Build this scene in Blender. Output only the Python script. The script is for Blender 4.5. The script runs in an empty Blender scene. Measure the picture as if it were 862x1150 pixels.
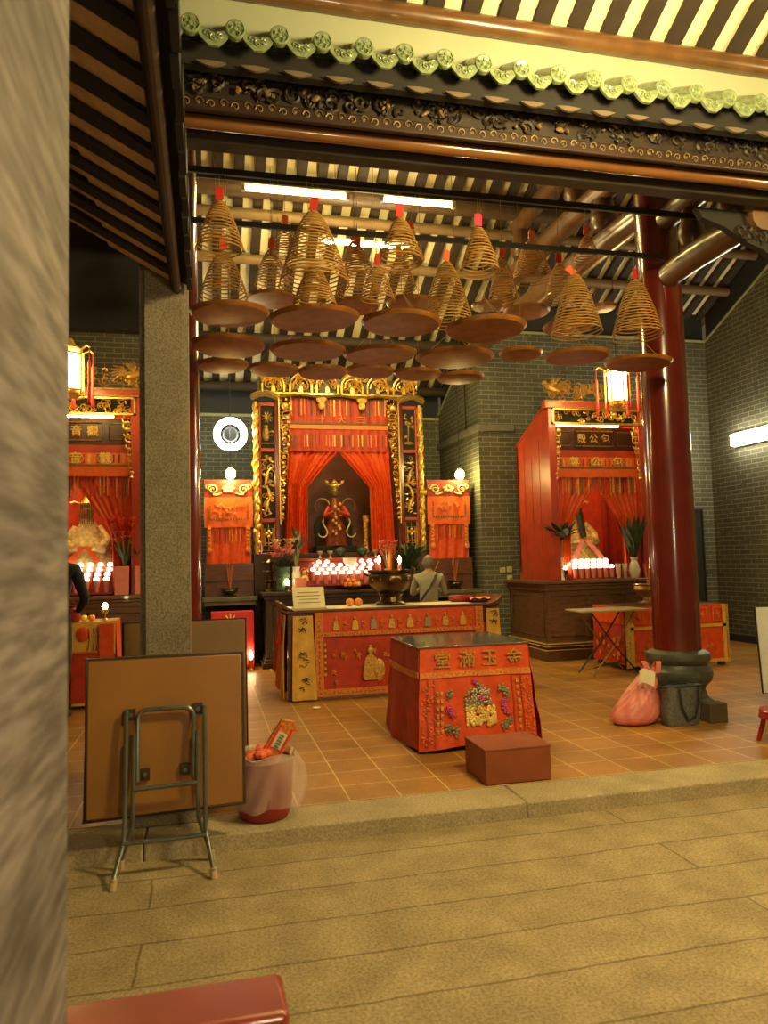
import bpy, bmesh, math, random
from math import sin, cos, pi, sqrt, radians as rad
from mathutils import Vector, Matrix
C = bpy.context.scene
COL = C.collection
R = random.Random(7)

# ------------------------------------------------------------------ materials
def new_mat(name):
    m = bpy.data.materials.new(name); m.use_nodes = True
    nt = m.node_tree; b = nt.nodes['Principled BSDF']
    return m, nt, b
def mat(name, col, rough=.6, metal=0, var=.12, scale=8, bump=0, coat=0, emit=0, ecol=None, alpha=1, trans=0, sss=0, detail=4, stretch=None):
    m, nt, b = new_mat(name)
    b.inputs['Roughness'].default_value = rough; b.inputs['Metallic'].default_value = metal
    if coat: b.inputs['Coat Weight'].default_value = coat; b.inputs['Coat Roughness'].default_value = .08
    if trans: b.inputs['Transmission Weight'].default_value = trans
    if sss: b.inputs['Subsurface Weight'].default_value = sss; b.inputs['Subsurface Scale'].default_value = .05
    if alpha < 1: b.inputs['Alpha'].default_value = alpha
    if emit:
        b.inputs['Emission Color'].default_value = (*(ecol or col), 1); b.inputs['Emission Strength'].default_value = emit
    tc = nt.nodes.new('ShaderNodeTexCoord'); n = nt.nodes.new('ShaderNodeTexNoise')
    n.inputs['Scale'].default_value = scale; n.inputs['Detail'].default_value = detail
    if stretch:
        mp = nt.nodes.new('ShaderNodeMapping'); mp.inputs['Scale'].default_value = stretch
        nt.links.new(tc.outputs['Object'], mp.inputs['Vector']); nt.links.new(mp.outputs[0], n.inputs['Vector'])
    else: nt.links.new(tc.outputs['Object'], n.inputs['Vector'])
    r = nt.nodes.new('ShaderNodeValToRGB')
    r.color_ramp.elements[0].position = .3; r.color_ramp.elements[1].position = .7
    r.color_ramp.elements[0].color = (*[c*(1-var) for c in col], 1)
    r.color_ramp.elements[1].color = (*[min(1, c*(1+var)) for c in col], 1)
    nt.links.new(n.outputs['Fac'], r.inputs['Fac']); nt.links.new(r.outputs['Color'], b.inputs['Base Color'])
    if bump:
        bp = nt.nodes.new('ShaderNodeBump'); bp.inputs['Strength'].default_value = bump; bp.inputs['Distance'].default_value = .01
        nt.links.new(n.outputs['Fac'], bp.inputs['Height']); nt.links.new(bp.outputs[0], b.inputs['Normal'])
    return m
def glow(name, col, strength, base=None):
    m, nt, b = new_mat(name)
    b.inputs['Base Color'].default_value = (*(base or col), 1)
    b.inputs['Emission Color'].default_value = (*col, 1); b.inputs['Emission Strength'].default_value = strength
    return m
def granite(name, c0, c1, scale=60, rough=.8, bump=.3, dirt=.35, ym=1):
    m, nt, b = new_mat(name); L = nt.links.new; N = nt.nodes.new
    tc = N('ShaderNodeTexCoord')
    n = N('ShaderNodeTexNoise'); n.inputs['Scale'].default_value = scale; n.inputs['Detail'].default_value = 3
    n2 = N('ShaderNodeTexNoise'); n2.inputs['Scale'].default_value = 3.5; n2.inputs['Detail'].default_value = 5
    mp = N('ShaderNodeMapping'); mp.inputs['Scale'].default_value = (1, ym, 1); L(tc.outputs['Object'], mp.inputs['Vector'])
    L(mp.outputs[0], n.inputs['Vector']); L(mp.outputs[0], n2.inputs['Vector'])
    r = N('ShaderNodeValToRGB'); r.color_ramp.elements[0].position = .36; r.color_ramp.elements[1].position = .64
    r.color_ramp.elements[0].color = (*c0, 1); r.color_ramp.elements[1].color = (*c1, 1)
    L(n.outputs['Fac'], r.inputs['Fac'])
    mx = N('ShaderNodeMix'); mx.data_type = 'RGBA'; mx.blend_type = 'MULTIPLY'
    r2 = N('ShaderNodeValToRGB'); r2.color_ramp.elements[0].position = .3; r2.color_ramp.elements[1].position = .62
    r2.color_ramp.elements[0].color = (1-dirt, 1-dirt, 1-dirt, 1); r2.color_ramp.elements[1].color = (1, 1, 1, 1)
    L(n2.outputs['Fac'], r2.inputs['Fac'])
    mx.inputs['Factor'].default_value = 1; L(r.outputs['Color'], mx.inputs['A']); L(r2.outputs['Color'], mx.inputs['B'])
    L(mx.outputs['Result'], b.inputs['Base Color']); b.inputs['Roughness'].default_value = rough
    bp = N('ShaderNodeBump'); bp.inputs['Strength'].default_value = bump; bp.inputs['Distance'].default_value = .006
    L(n.outputs['Fac'], bp.inputs['Height']); L(bp.outputs[0], b.inputs['Normal'])
    return m
def bricky(name, plane, c1, c2, mortar, bw, bh, ms, rough=.8, offset=.5, phase=(0, 0), noise=.25, nscale=2.5, bump=.35, spec=.5, distort=0, coat=0, speck=0):
    """brick texture in true metres on plane 'xz', 'yz' or 'xy'"""
    m, nt, b = new_mat(name); L = nt.links.new; N = nt.nodes.new
    tc = N('ShaderNodeTexCoord'); sp = N('ShaderNodeSeparateXYZ'); cb = N('ShaderNodeCombineXYZ')
    L(tc.outputs['Object'], sp.inputs[0])
    ax = {'x': 'X', 'y': 'Y', 'z': 'Z'}
    for k in (0, 1):
        a = N('ShaderNodeMath'); a.operation = 'SUBTRACT'; a.inputs[1].default_value = phase[k]
        L(sp.outputs[ax[plane[k]]], a.inputs[0]); L(a.outputs[0], cb.inputs[k])
    vec = cb.outputs[0]
    if distort:
        dn = N('ShaderNodeTexNoise'); dn.inputs['Scale'].default_value = 2.2; dn.inputs['Detail'].default_value = 3
        L(tc.outputs['Object'], dn.inputs['Vector'])
        sc = N('ShaderNodeVectorMath'); sc.operation = 'SCALE'; sc.inputs['Scale'].default_value = distort
        L(dn.outputs['Color'], sc.inputs[0])
        ad = N('ShaderNodeVectorMath'); ad.operation = 'ADD'; L(vec, ad.inputs[0]); L(sc.outputs[0], ad.inputs[1]); vec = ad.outputs[0]
    t = N('ShaderNodeTexBrick'); t.offset = offset; t.squash = 1
    t.inputs['Scale'].default_value = 1; t.inputs['Brick Width'].default_value = bw; t.inputs['Row Height'].default_value = bh
    t.inputs['Mortar Size'].default_value = ms; t.inputs['Mortar Smooth'].default_value = .3
    t.inputs['Color1'].default_value = (*c1, 1); t.inputs['Color2'].default_value = (*c2, 1); t.inputs['Mortar'].default_value = (*mortar, 1)
    L(vec, t.inputs['Vector'])
    n = N('ShaderNodeTexNoise'); n.inputs['Scale'].default_value = nscale; n.inputs['Detail'].default_value = 6
    L(tc.outputs['Object'], n.inputs['Vector'])
    r = N('ShaderNodeValToRGB'); r.color_ramp.elements[0].position = .32; r.color_ramp.elements[1].position = .68
    r.color_ramp.elements[0].color = (1-noise,)*3 + (1,); r.color_ramp.elements[1].color = (1, 1, 1, 1)
    L(n.outputs['Fac'], r.inputs['Fac'])
    mx = N('ShaderNodeMix'); mx.data_type = 'RGBA'; mx.blend_type = 'MULTIPLY'; mx.inputs['Factor'].default_value = 1
    L(t.outputs['Color'], mx.inputs['A']); L(r.outputs['Color'], mx.inputs['B'])
    out = mx.outputs['Result']
    if speck:
        n3 = N('ShaderNodeTexNoise'); n3.inputs['Scale'].default_value = 75; n3.inputs['Detail'].default_value = 2
        L(tc.outputs['Object'], n3.inputs['Vector'])
        r3 = N('ShaderNodeValToRGB'); r3.color_ramp.elements[0].position = .35; r3.color_ramp.elements[1].position = .65
        r3.color_ramp.elements[0].color = (1-speck,)*3 + (1,); r3.color_ramp.elements[1].color = (1, 1, 1, 1)
        L(n3.outputs['Fac'], r3.inputs['Fac'])
        m3 = N('ShaderNodeMix'); m3.data_type = 'RGBA'; m3.blend_type = 'MULTIPLY'; m3.inputs['Factor'].default_value = 1
        L(out, m3.inputs['A']); L(r3.outputs['Color'], m3.inputs['B']); out = m3.outputs['Result']
    L(out, b.inputs['Base Color'])
    b.inputs['Roughness'].default_value = rough; b.inputs['Specular IOR Level'].default_value = spec
    if coat: b.inputs['Coat Weight'].default_value = coat; b.inputs['Coat Roughness'].default_value = .25
    bp = N('ShaderNodeBump'); bp.inputs['Strength'].default_value = bump; bp.inputs['Distance'].default_value = .008; bp.invert = True
    L(t.outputs['Fac'], bp.inputs['Height']); L(bp.outputs[0], b.inputs['Normal'])
    return m

BR1, BR2, BRM = (.115, .115, .082), (.088, .088, .065), (.30, .29, .21)
m_brick_xz = bricky('brick_front', 'xz', BR1, BR2, BRM, .26, .078, .006)
m_brick_yz = bricky('brick_side', 'yz', BR1, BR2, BRM, .26, .078, .006)
m_tile = bricky('terracotta', 'xy', (.50, .235, .05), (.42, .19, .038), (.80, .60, .25),   .331, .321, .0055, rough=.42, offset=0, phase=(.865, 4.725), noise=.35, nscale=2.2, bump=.2, spec=.4, speck=.2)
m_slab = bricky('granite_slabs', 'xy', (.52, .395, .205), (.47, .355, .18), (.27, .20, .10), 4.3, .338, .007, rough=.75, offset=.37, phase=(-.26, .08), noise=.30, nscale=4.5, bump=.4, distort=.05, speck=.42)
m_kerb = granite('granite_kerb', (.36, .28, .16), (.54, .44, .25), 80, dirt=.25)
m_pillar = granite('granite_pillar', (.17, .135, .085), (.31, .26, .17), 75, dirt=.3)
m_near = granite('granite_rough', (.105, .082, .076), (.24, .20, .186), 42, dirt=.5, bump=.8, ym=.12)
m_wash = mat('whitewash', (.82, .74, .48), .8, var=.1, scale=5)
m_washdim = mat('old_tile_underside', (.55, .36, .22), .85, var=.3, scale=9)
m_rafter = mat('rafter_wood', (.034, .021, .012), .7, var=.25, scale=6)
m_darkwood = mat('dark_wood', (.05, .026, .014), .5, var=.3, scale=7, stretch=(1, 6, 6))
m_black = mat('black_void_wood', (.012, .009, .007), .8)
m_frieze = mat('dark_frieze', (.022, .024, .03), .7)
m_beam = mat('varnished_beam', (.12, .055, .018), .3, var=.3, scale=5, coat=.4)
m_beam2 = mat('varnished_log', (.12, .058, .02), .35, var=.3, scale=4, coat=.35)
m_purlin = mat('purlin_wood', (.19, .12, .055), .5, var=.2, scale=4)
m_cream = mat('cream_plaster', (.36, .38, .26), .7, var=.05, scale=3)
m_green = mat('green_glaze', (.20, .25, .125), .3, var=.35, scale=30, coat=.5, bump=.3)
m_darkcarve = mat('dark_carving', (.024, .014, .008), .55, var=.3, scale=10)
m_dullgold = mat('dull_gilding', (.26, .16, .04), .45, metal=.5, var=.4, scale=25)
m_gold = mat('gilding', (.78, .50, .12), .33, metal=.75, var=.25, scale=25)
m_oldgold = mat('old_orange_gold', (.42, .23, .045), .42, metal=.5, var=.35, scale=25)
m_goldp = mat('gold_paint', (.80, .55, .14), .45, metal=.3, var=.2, scale=25)
m_lacq = mat('red_lacquer', (.115, .010, .005), .22, var=.2, scale=3, coat=.9)
m_redwood = mat('red_painted_wood', (.36, .035, .012), .4, var=.2, scale=5, coat=.3)
m_redbox = mat('brown_red_paint', (.27, .062, .018), .5, var=.15, scale=6)
m_bench = mat('orange_red_lacquer', (.27, .028, .008), .35, var=.15, scale=4, coat=.5)
m_altarwood = mat('altar_wood', (.11, .035, .014), .35, var=.3, scale=6, coat=.3, stretch=(1, 5, 5))
m_cabwood = mat('cabinet_wood', (.125, .055, .022), .45, var=.3, scale=6, coat=.2, stretch=(1, 1, 6))
m_cloth = mat('red_satin', (.68, .075, .010), .5, var=.15, scale=14, bump=.1)
m_cloth2 = mat('orange_red_cloth', (.74, .12, .015), .6, var=.12, scale=14)
m_clothd = mat('deep_red_cloth', (.45, .035, .008), .6, var=.2, scale=10)
m_embro = mat('gold_embroidery', (.62, .40, .10), .45, metal=.35, var=.45, scale=60, bump=.4)
m_embro2 = mat('orange_embroidery', (.68, .20, .03), .55, var=.35, scale=60, bump=.4)
m_silver = mat('silver_sequins', (.36, .33, .20), .35, metal=.5, var=.5, scale=80, bump=.4)
m_pinkseq = mat('pink_sequins', (.62, .08, .30), .4, var=.5, scale=80)
m_blue = mat('dark_blue_silk', (.05, .045, .04), .6)
m_greenst = mat('green_silk', (.10, .11, .03), .6)
m_yell = mat('yellow_satin', (.72, .42, .06), .5, var=.15, scale=12)
m_ink = mat('black_ink', (.012, .01, .008), .7)
m_coil = mat('incense_brown', (.40, .20, .03), .75, var=.15, scale=20)
m_tray = mat('copper_tray', (.27, .105, .018), .42, metal=.25, var=.3, scale=9)
m_iron = mat('black_iron', (.012, .011, .010), .5, metal=.3)
m_tag = mat('red_paper', (.72, .05, .03), .7)
m_tago = mat('orange_paper', (.85, .16, .05), .7)
m_string = mat('string', (.25, .17, .06), .8)
m_lam = mat('table_laminate', (.34, .15, .028), .45, var=.14, scale=2.5, stretch=(1, 1, 1))
m_lamd = mat('brown_board', (.20, .11, .04), .5, var=.14, scale=3)
m_tube = mat('grey_steel_tube', (.17, .18, .15), .35, metal=.6, var=.2, scale=12)
m_rub = mat('beige_rubber', (.55, .40, .20), .6)
m_bucket = mat('red_plastic', (.30, .012, .012), .35, coat=.3)
m_clear = mat('clear_plastic_bag', (.85, .66, .55), .15, alpha=.20, var=.05)
m_pinkbag = mat('pink_plastic_bag', (.72, .20, .16), .4, var=.12, scale=9, sss=.15)
m_tote = mat('grey_woven_fabric', (.115, .12, .11), .8, var=.35, scale=60, bump=.4)
m_strap = mat('black_strap', (.02, .02, .02), .7)
m_stone = mat('grey_carved_stone', (.075, .08, .062), .45, var=.35, scale=10, bump=.2)
m_bronze = mat('old_bronze', (.13, .085, .03), .28, metal=.85, var=.4, scale=9)
m_brass = mat('brass', (.55, .36, .10), .3, metal=.9, var=.2)
m_paper = mat('cream_paper', (.74, .66, .44), .7, var=.06)
m_white = mat('white_spot', (.78, .78, .74), .7, var=.04, scale=3)
m_cloud = mat('white_marble_board', (.60, .61, .58), .5, var=.12, scale=6)
m_pinkpaper = mat('pink_box_card', (.72, .22, .18), .6, var=.1)
m_orange = mat('orange_peel', (.80, .26, .03), .45, var=.12, scale=40, bump=.2)
m_leaf = mat('leaf_green', (.05, .12, .03), .5, var=.4, scale=12)
m_leafd = mat('leaf_dark', (.03, .06, .022), .5, var=.4, scale=12)
m_stem = mat('stem_green', (.22, .28, .08), .5)
m_pinkfl = mat('pink_petals', (.72, .24, .20), .6, var=.3, scale=20)
m_redfl = mat('red_petals', (.80, .08, .03), .6, var=.3, scale=20)
m_yelfl = mat('yellow_petals', (.85, .62, .10), .6, var=.2, scale=20)
m_glass = mat('green_glass', (.10, .20, .14), .12, var=.2, alpha=.75, coat=.5)
m_china = mat('white_china', (.62, .60, .48), .25, var=.15, coat=.4)
m_skin = mat('skin', (.42, .24, .13), .55, var=.08)
m_hair = mat('grey_hair', (.17, .15, .12), .8, var=.3, scale=60)
m_hairb = mat('black_hair', (.012, .011, .010), .6)
m_shirt = mat('grey_shirt', (.30, .28, .20), .8, var=.12, scale=16, bump=.2)
m_trous = mat('olive_trousers', (.06, .052, .032), .85, var=.2, scale=14)
m_navy = mat('navy_jacket', (.018, .022, .03), .8, var=.2, scale=14)
m_shoe = mat('brown_shoes', (.10, .065, .03), .6)
m_robe = mat('gold_brocade', (.52, .37, .12), .45, metal=.25, var=.5, scale=22, bump=.4)
m_robew = mat('pale_brocade', (.66, .55, .26), .5, metal=.15, var=.35, scale=22, bump=.4)
m_face = mat('painted_face', (.55, .30, .12), .4, var=.1)
m_facedark = mat('dark_face', (.05, .03, .02), .4, var=.1)
m_glasstop = mat('glass_table_top', (.115, .12, .10), .12, var=.12, scale=2, coat=.6)
m_plaque = mat('dark_plaque', (.05, .012, .008), .35, var=.2)
m_pole = mat('conduit_black', (.02, .02, .02), .6)
m_switch = mat('cream_switch', (.45, .45, .18), .5)
m_pinkglass = mat('pink_candle_cup', (.62, .22, .16), .35, var=.1, sss=.2)
m_doorm = mat('dark_door', (.018, .022, .018), .6)
m_greentrim = mat('pale_green_trim', (.36, .38, .20), .6)
m_lampmetal = mat('lamp_housing', (.30, .30, .27), .5)
g_tube = glow('tube_light', (1, .76, .24), 130)
g_tubew = glow('white_tube_light', (1, .90, .58), 22)
g_ring = glow('ring_light', (.92, 1, .86), 14)
g_bulb = glow('bulb_light', (1, .80, .24), 75)
g_lantern = glow('lantern_panes', (1, .74, .24), 16)
g_cand = glow('candle_glow', (1, .72, .50), 1.7)
g_flame = glow('flame', (1, .72, .35), 45)
g_strip = glow('strip_light', (1, .74, .26), 80)

# ------------------------------------------------------------------ mesh builder
class MB:
    def __init__(s): s.v = []; s.f = []; s.mi = []; s.m = 0
    def add(s, vs, fs):
        o = len(s.v); s.v += [tuple(p) for p in vs]
        for f in fs: s.f.append([o+i for i in f]); s.mi.append(s.m)
        return s
    def box(s, x0, x1, y0, y1, z0, z1):
        vs = [(x, y, z) for z in (z0, z1) for y in (y0, y1) for x in (x0, x1)]
        return s.add(vs, [(0, 2, 3, 1), (4, 5, 7, 6), (0, 1, 5, 4), (2, 6, 7, 3), (0, 4, 6, 2), (1, 3, 7, 5)])
    def taper(s, b, t, z0, z1):      # b,t = (x0,x1,y0,y1)
        vs = [(b[0], b[2], z0), (b[1], b[2], z0), (b[1], b[3], z0), (b[0], b[3], z0), (t[0], t[2], z1), (t[1], t[2], z1), (t[1], t[3], z1), (t[0], t[3], z1)]
        return s.add(vs, [(3, 2, 1, 0), (4, 5, 6, 7), (0, 1, 5, 4), (1, 2, 6, 5), (2, 3, 7, 6), (3, 0, 4, 7)])
    def prism(s, poly, axis, a, b):
        """poly in the other two axes; axis 'x','y','z'"""
        n = len(poly)
        def P(p, t): return {'x': (t, p[0], p[1]), 'y': (p[0], t, p[1]), 'z': (p[0], p[1], t)}[axis]
        vs = [P(p, a) for p in poly] + [P(p, b) for p in poly]
        fs = [list(range(n-1, -1, -1)), list(range(n, 2*n))] + [(i, (i+1) % n, n+(i+1) % n, n+i) for i in range(n)]
        return s.add(vs, fs)
    def tube(s, pts, r, n=8, closed=False, flat=None):
        pts = [Vector(p) for p in pts]; N = len(pts); rr = r if isinstance(r, (list, tuple)) else [r]*N
        vs = []; fs = []; up0 = None
        for i, p in enumerate(pts):
            if closed: t = pts[(i+1) % N]-pts[i-1]
            else: t = pts[min(i+1, N-1)]-pts[max(i-1, 0)]
            if t.length < 1e-9: t = Vector((0, 0, 1))
            t.normalize()
            if up0 is None:
                u = Vector((0, 0, 1)) if abs(t.z) < .9 else Vector((0, 1, 0))
            else: u = up0
            a = t.cross(u)
            if a.length < 1e-4: a = t.cross(Vector((1, 0, 0)))
            a.normalize(); b = a.cross(t).normalized(); up0 = b
            for k in range(n):
                th = 2*pi*k/n
                fl = flat if flat else 1
                vs.append(p+a*(cos(th)*rr[i])+b*(sin(th)*rr[i]*fl))
        segs = N if closed else N-1
        for i in range(segs):
            j = (i+1) % N
            for k in range(n):
                fs.append((i*n+k, i*n+(k+1) % n, j*n+(k+1) % n, j*n+k))
        if not closed:
            fs.append(tuple(range(n-1, -1, -1))); fs.append(tuple((N-1)*n+k for k in range(n)))
        return s.add(vs, fs)
    def bar(s, p0, p1, r0, r1=None, n=10): return s.tube([p0, p1], [r0, r1 if r1 is not None else r0], n)
    def lathe(s, prof, c=(0, 0, 0), n=24, sx=1, sy=1):
        vs = []; fs = []
        for r, z in prof:
            for k in range(n):
                th = 2*pi*k/n; vs.append((c[0]+r*cos(th)*sx, c[1]+r*sin(th)*sy, c[2]+z))
        for i in range(len(prof)-1):
            for k in range(n):
                fs.append((i*n+k, i*n+(k+1) % n, (i+1)*n+(k+1) % n, (i+1)*n+k))
        if prof[0][0] > 1e-6: fs.append(tuple(range(n-1, -1, -1)))
        if prof[-1][0] > 1e-6: fs.append(tuple((len(prof)-1)*n+k for k in range(n)))
        return s.add(vs, fs)
    def sph(s, c, r, nu=10, nv=7, rot=None):
        rx, ry, rz = r if isinstance(r, (list, tuple)) else (r, r, r)
        vs = [Vector((0, 0, -rz))]
        for j in range(1, nv):
            ph = -pi/2+pi*j/nv
            for k in range(nu):
                th = 2*pi*k/nu; vs.append(Vector((rx*cos(ph)*cos(th), ry*cos(ph)*sin(th), rz*sin(ph))))
        vs.append(Vector((0, 0, rz))); fs = []
        for k in range(nu): fs.append((0, 1+(k+1) % nu, 1+k))
        for j in range(nv-2):
            for k in range(nu):
                a = 1+j*nu; b = a+nu; fs.append((a+k, a+(k+1) % nu, b+(k+1) % nu, b+k))
        t = len(vs)-1; a = 1+(nv-2)*nu
        for k in range(nu): fs.append((a+k, a+(k+1) % nu, t))
        if rot is not None: vs = [rot @ v for v in vs]
        return s.add([v+Vector(c) for v in vs], fs)
    def sheet(s, fn, nu, nv, th=.006):
        g = [[Vector(fn(i/nu, j/nv)) for i in range(nu+1)] for j in range(nv+1)]
        vs = []; fs = []; W = nu+1
        nr = []
        for j in range(nv+1):
            for i in range(nu+1):
                du = g[j][min(i+1, nu)]-g[j][max(i-1, 0)]; dv = g[min(j+1, nv)][i]-g[max(j-1, 0)][i]
                nn = du.cross(dv); nr.append(nn.normalized() if nn.length > 1e-12 else Vector((0, 1, 0)))
        flat = [p for row in g for p in row]
        vs = flat+[p+n*th for p, n in zip(flat, nr)]; o = len(flat)
        for j in range(nv):
            for i in range(nu):
                a, b, c, d = j*W+i, j*W+i+1, (j+1)*W+i+1, (j+1)*W+i
                fs.append((a, b, c, d)); fs.append((o+d, o+c, o+b, o+a))
        for i in range(nu):
            fs.append((i+1, i, o+i, o+i+1)); a = nv*W+i; fs.append((a, a+1, o+a+1, o+a))
        for j in range(nv):
            a = j*W; b = (j+1)*W; fs.append((a, b, o+b, o+a)); a += nu; b += nu; fs.append((b, a, o+a, o+b))
        return s.add(vs, fs)
    def leaf(s, p, d, L, w, bend=.3, n=5, th=.002):
        """a tapering strip leaf starting at p, heading d, drooping by bend"""
        p = Vector(p); d = Vector(d).normalized(); side = d.cross(Vector((0, 0, 1)))
        if side.length < .05: side = Vector((1, 0, 0))
        side.normalize()
        def fn(u, v):
            q = p+d*(L*v)+Vector((0, 0, -bend*L*v*v))
            ww = w*sin(pi*(.12+.88*v))*(1 if v < .99 else .05)
            return q+side*((u-.5)*ww)+Vector((0, 0, -.15*ww*abs(u-.5)*2))
        return s.sheet(fn, 2, n, th)
    def spiral(s, c, r0, turns, tube, sx=1, sz=1, start=0, n=18, sides=5, dirn=1):
        pts = []; rr = []
        for i in range(n+1):
            t = i/n; r = r0*(1-t)**.8+r0*.06; a = start+dirn*turns*2*pi*t
            pts.append((c[0]+sx*r*cos(a), c[1]-.004*sin(i), c[2]+sz*r*sin(a))); rr.append(tube*(1-.45*t))
        return s.tube(pts, rr, sides)
    def mesh(s, name):
        me = bpy.data.meshes.new(name); me.from_pydata([tuple(p) for p in s.v], [], s.f)
        return me
    def build(s, name, mats, parent=None, loc=None, rz=0, angle=35, bevel=0, fixn=True):
        me = s.mesh(name)
        if not isinstance(mats, (list, tuple)): mats = [mats]
        for m in mats: me.materials.append(m)
        me.polygons.foreach_set('material_index', s.mi)
        if fixn:
            bm = bmesh.new(); bm.from_mesh(me); bmesh.ops.recalc_face_normals(bm, faces=bm.faces); bm.to_mesh(me); bm.free()
        me.shade_smooth(); me.set_sharp_from_angle(angle=rad(angle))
        o = bpy.data.objects.new(name, me); COL.objects.link(o)
        if parent is not None: o.parent = parent
        if loc is not None: o.location = loc
        if rz: o.rotation_euler.z = rz
        if bevel:
            b = o.modifiers.new('Bevel', 'BEVEL'); b.width = bevel; b.segments = 2; b.limit_method = 'ANGLE'; b.angle_limit = rad(40)
        return o

def tag(o, label, cat, group=None):
    o['label'] = label; o['category'] = cat
    if group: o['group'] = group
    return o
def thing(name, label, cat, loc=(0, 0, 0), rz=0, group=None):
    o = bpy.data.objects.new(name, None); COL.objects.link(o); o.empty_display_size = .1
    o.location = loc; o.rotation_euler = (0, 0, rz)
    return tag(o, label, cat, group)
def struct(o, label=None):
    o['kind'] = 'structure'
    if label: o['label'] = label
    return o
def dup(root, loc, rz=None, label=None, group=None):
    r = root.copy(); COL.objects.link(r); r.location = loc
    if rz is not None: r.rotation_euler = (0, 0, rz)
    if label: r['label'] = label
    if group: r['group'] = group
    for ch in list(root.children):
        c = ch.copy(); COL.objects.link(c); c.parent = r
        for g in ch.children:
            d = g.copy(); COL.objects.link(d); d.parent = c
    return r
def text(chars, size, parent, loc, m, name='character', depth=.004, label=None):
    """one mesh per call, lettering facing -Y, centred on loc"""
    cu = bpy.data.curves.new('t', 'FONT'); cu.body = chars; cu.size = size; cu.align_x = 'CENTER'; cu.align_y = 'CENTER'; cu.extrude = depth; cu.offset = size*.012
    cu.resolution_u = 3
    t = bpy.data.objects.new('t', cu); COL.objects.link(t)
    dg = bpy.context.evaluated_depsgraph_get(); dg.update()
    me = bpy.data.meshes.new_from_object(t.evaluated_get(dg), depsgraph=dg)
    bpy.data.objects.remove(t); bpy.data.curves.remove(cu)
    me.transform(Matrix.Rotation(pi/2, 4, 'X')); me.materials.clear(); me.materials.append(m)
    o = bpy.data.objects.new(name, me); COL.objects.link(o); o.parent = parent; o.location = loc
    return o
ORD = ['first', 'second', 'third', 'fourth', 'fifth', 'sixth', 'seventh', 'eighth', 'ninth', 'tenth']

def carve(M, x0, x1, z0, z1, y, n, rnd, size=.07, tube=.011, blobs=True, ang=None):
    """openwork scrolls, leaves and buds filling a rectangle of the XZ plane"""
    for i in range(n):
        cx = rnd.uniform(x0+size*.5, x1-size*.5); cz = rnd.uniform(z0+size*.5, z1-size*.5)
        r = size*rnd.uniform(.5, .95)
        M.spiral((cx, y+rnd.uniform(-.012, .012), cz), r, rnd.uniform(.9, 1.5), tube, start=rnd.uniform(0, 6.28), dirn=rnd.choice((-1, 1)), n=12, sides=4)
        if blobs:
            for k in range(2):
                a = rnd.uniform(0, 6.28); q = (cx+cos(a)*r, y+rnd.uniform(-.02, .01), cz+sin(a)*r)
                q = (min(max(q[0], x0), x1), q[1], min(max(q[2], z0), z1))
                rot = Matrix.Rotation(rnd.uniform(0, pi), 3, 'Y')
                M.sph(q, (size*.32, .012, size*.13), 6, 4, rot)

# ------------------------------------------------------------------ camera
yaw, pitch, roll = .23463, .06562, -.02504
fw = Vector((sin(yaw)*cos(pitch), cos(yaw)*cos(pitch), sin(pitch)))
r0 = Vector((cos(yaw), -sin(yaw), 0)); u0 = r0.cross(fw)
rr = r0*cos(roll)+u0*sin(roll); uu = u0*cos(roll)-r0*sin(roll)
cam = bpy.data.cameras.new('camera'); co = bpy.data.objects.new('camera', cam); COL.objects.link(co)
mw = Matrix((rr, uu, -fw)).transposed().to_4x4(); mw.translation = (0, 0, 1.6); co.matrix_world = mw
cam.sensor_fit = 'HORIZONTAL'; cam.sensor_width = 36; cam.lens = 835.84/862*36; cam.clip_start = .05
cam.dof.use_dof = True; cam.dof.focus_distance = 8; cam.dof.aperture_fstop = 4.5
C.camera = co

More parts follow.
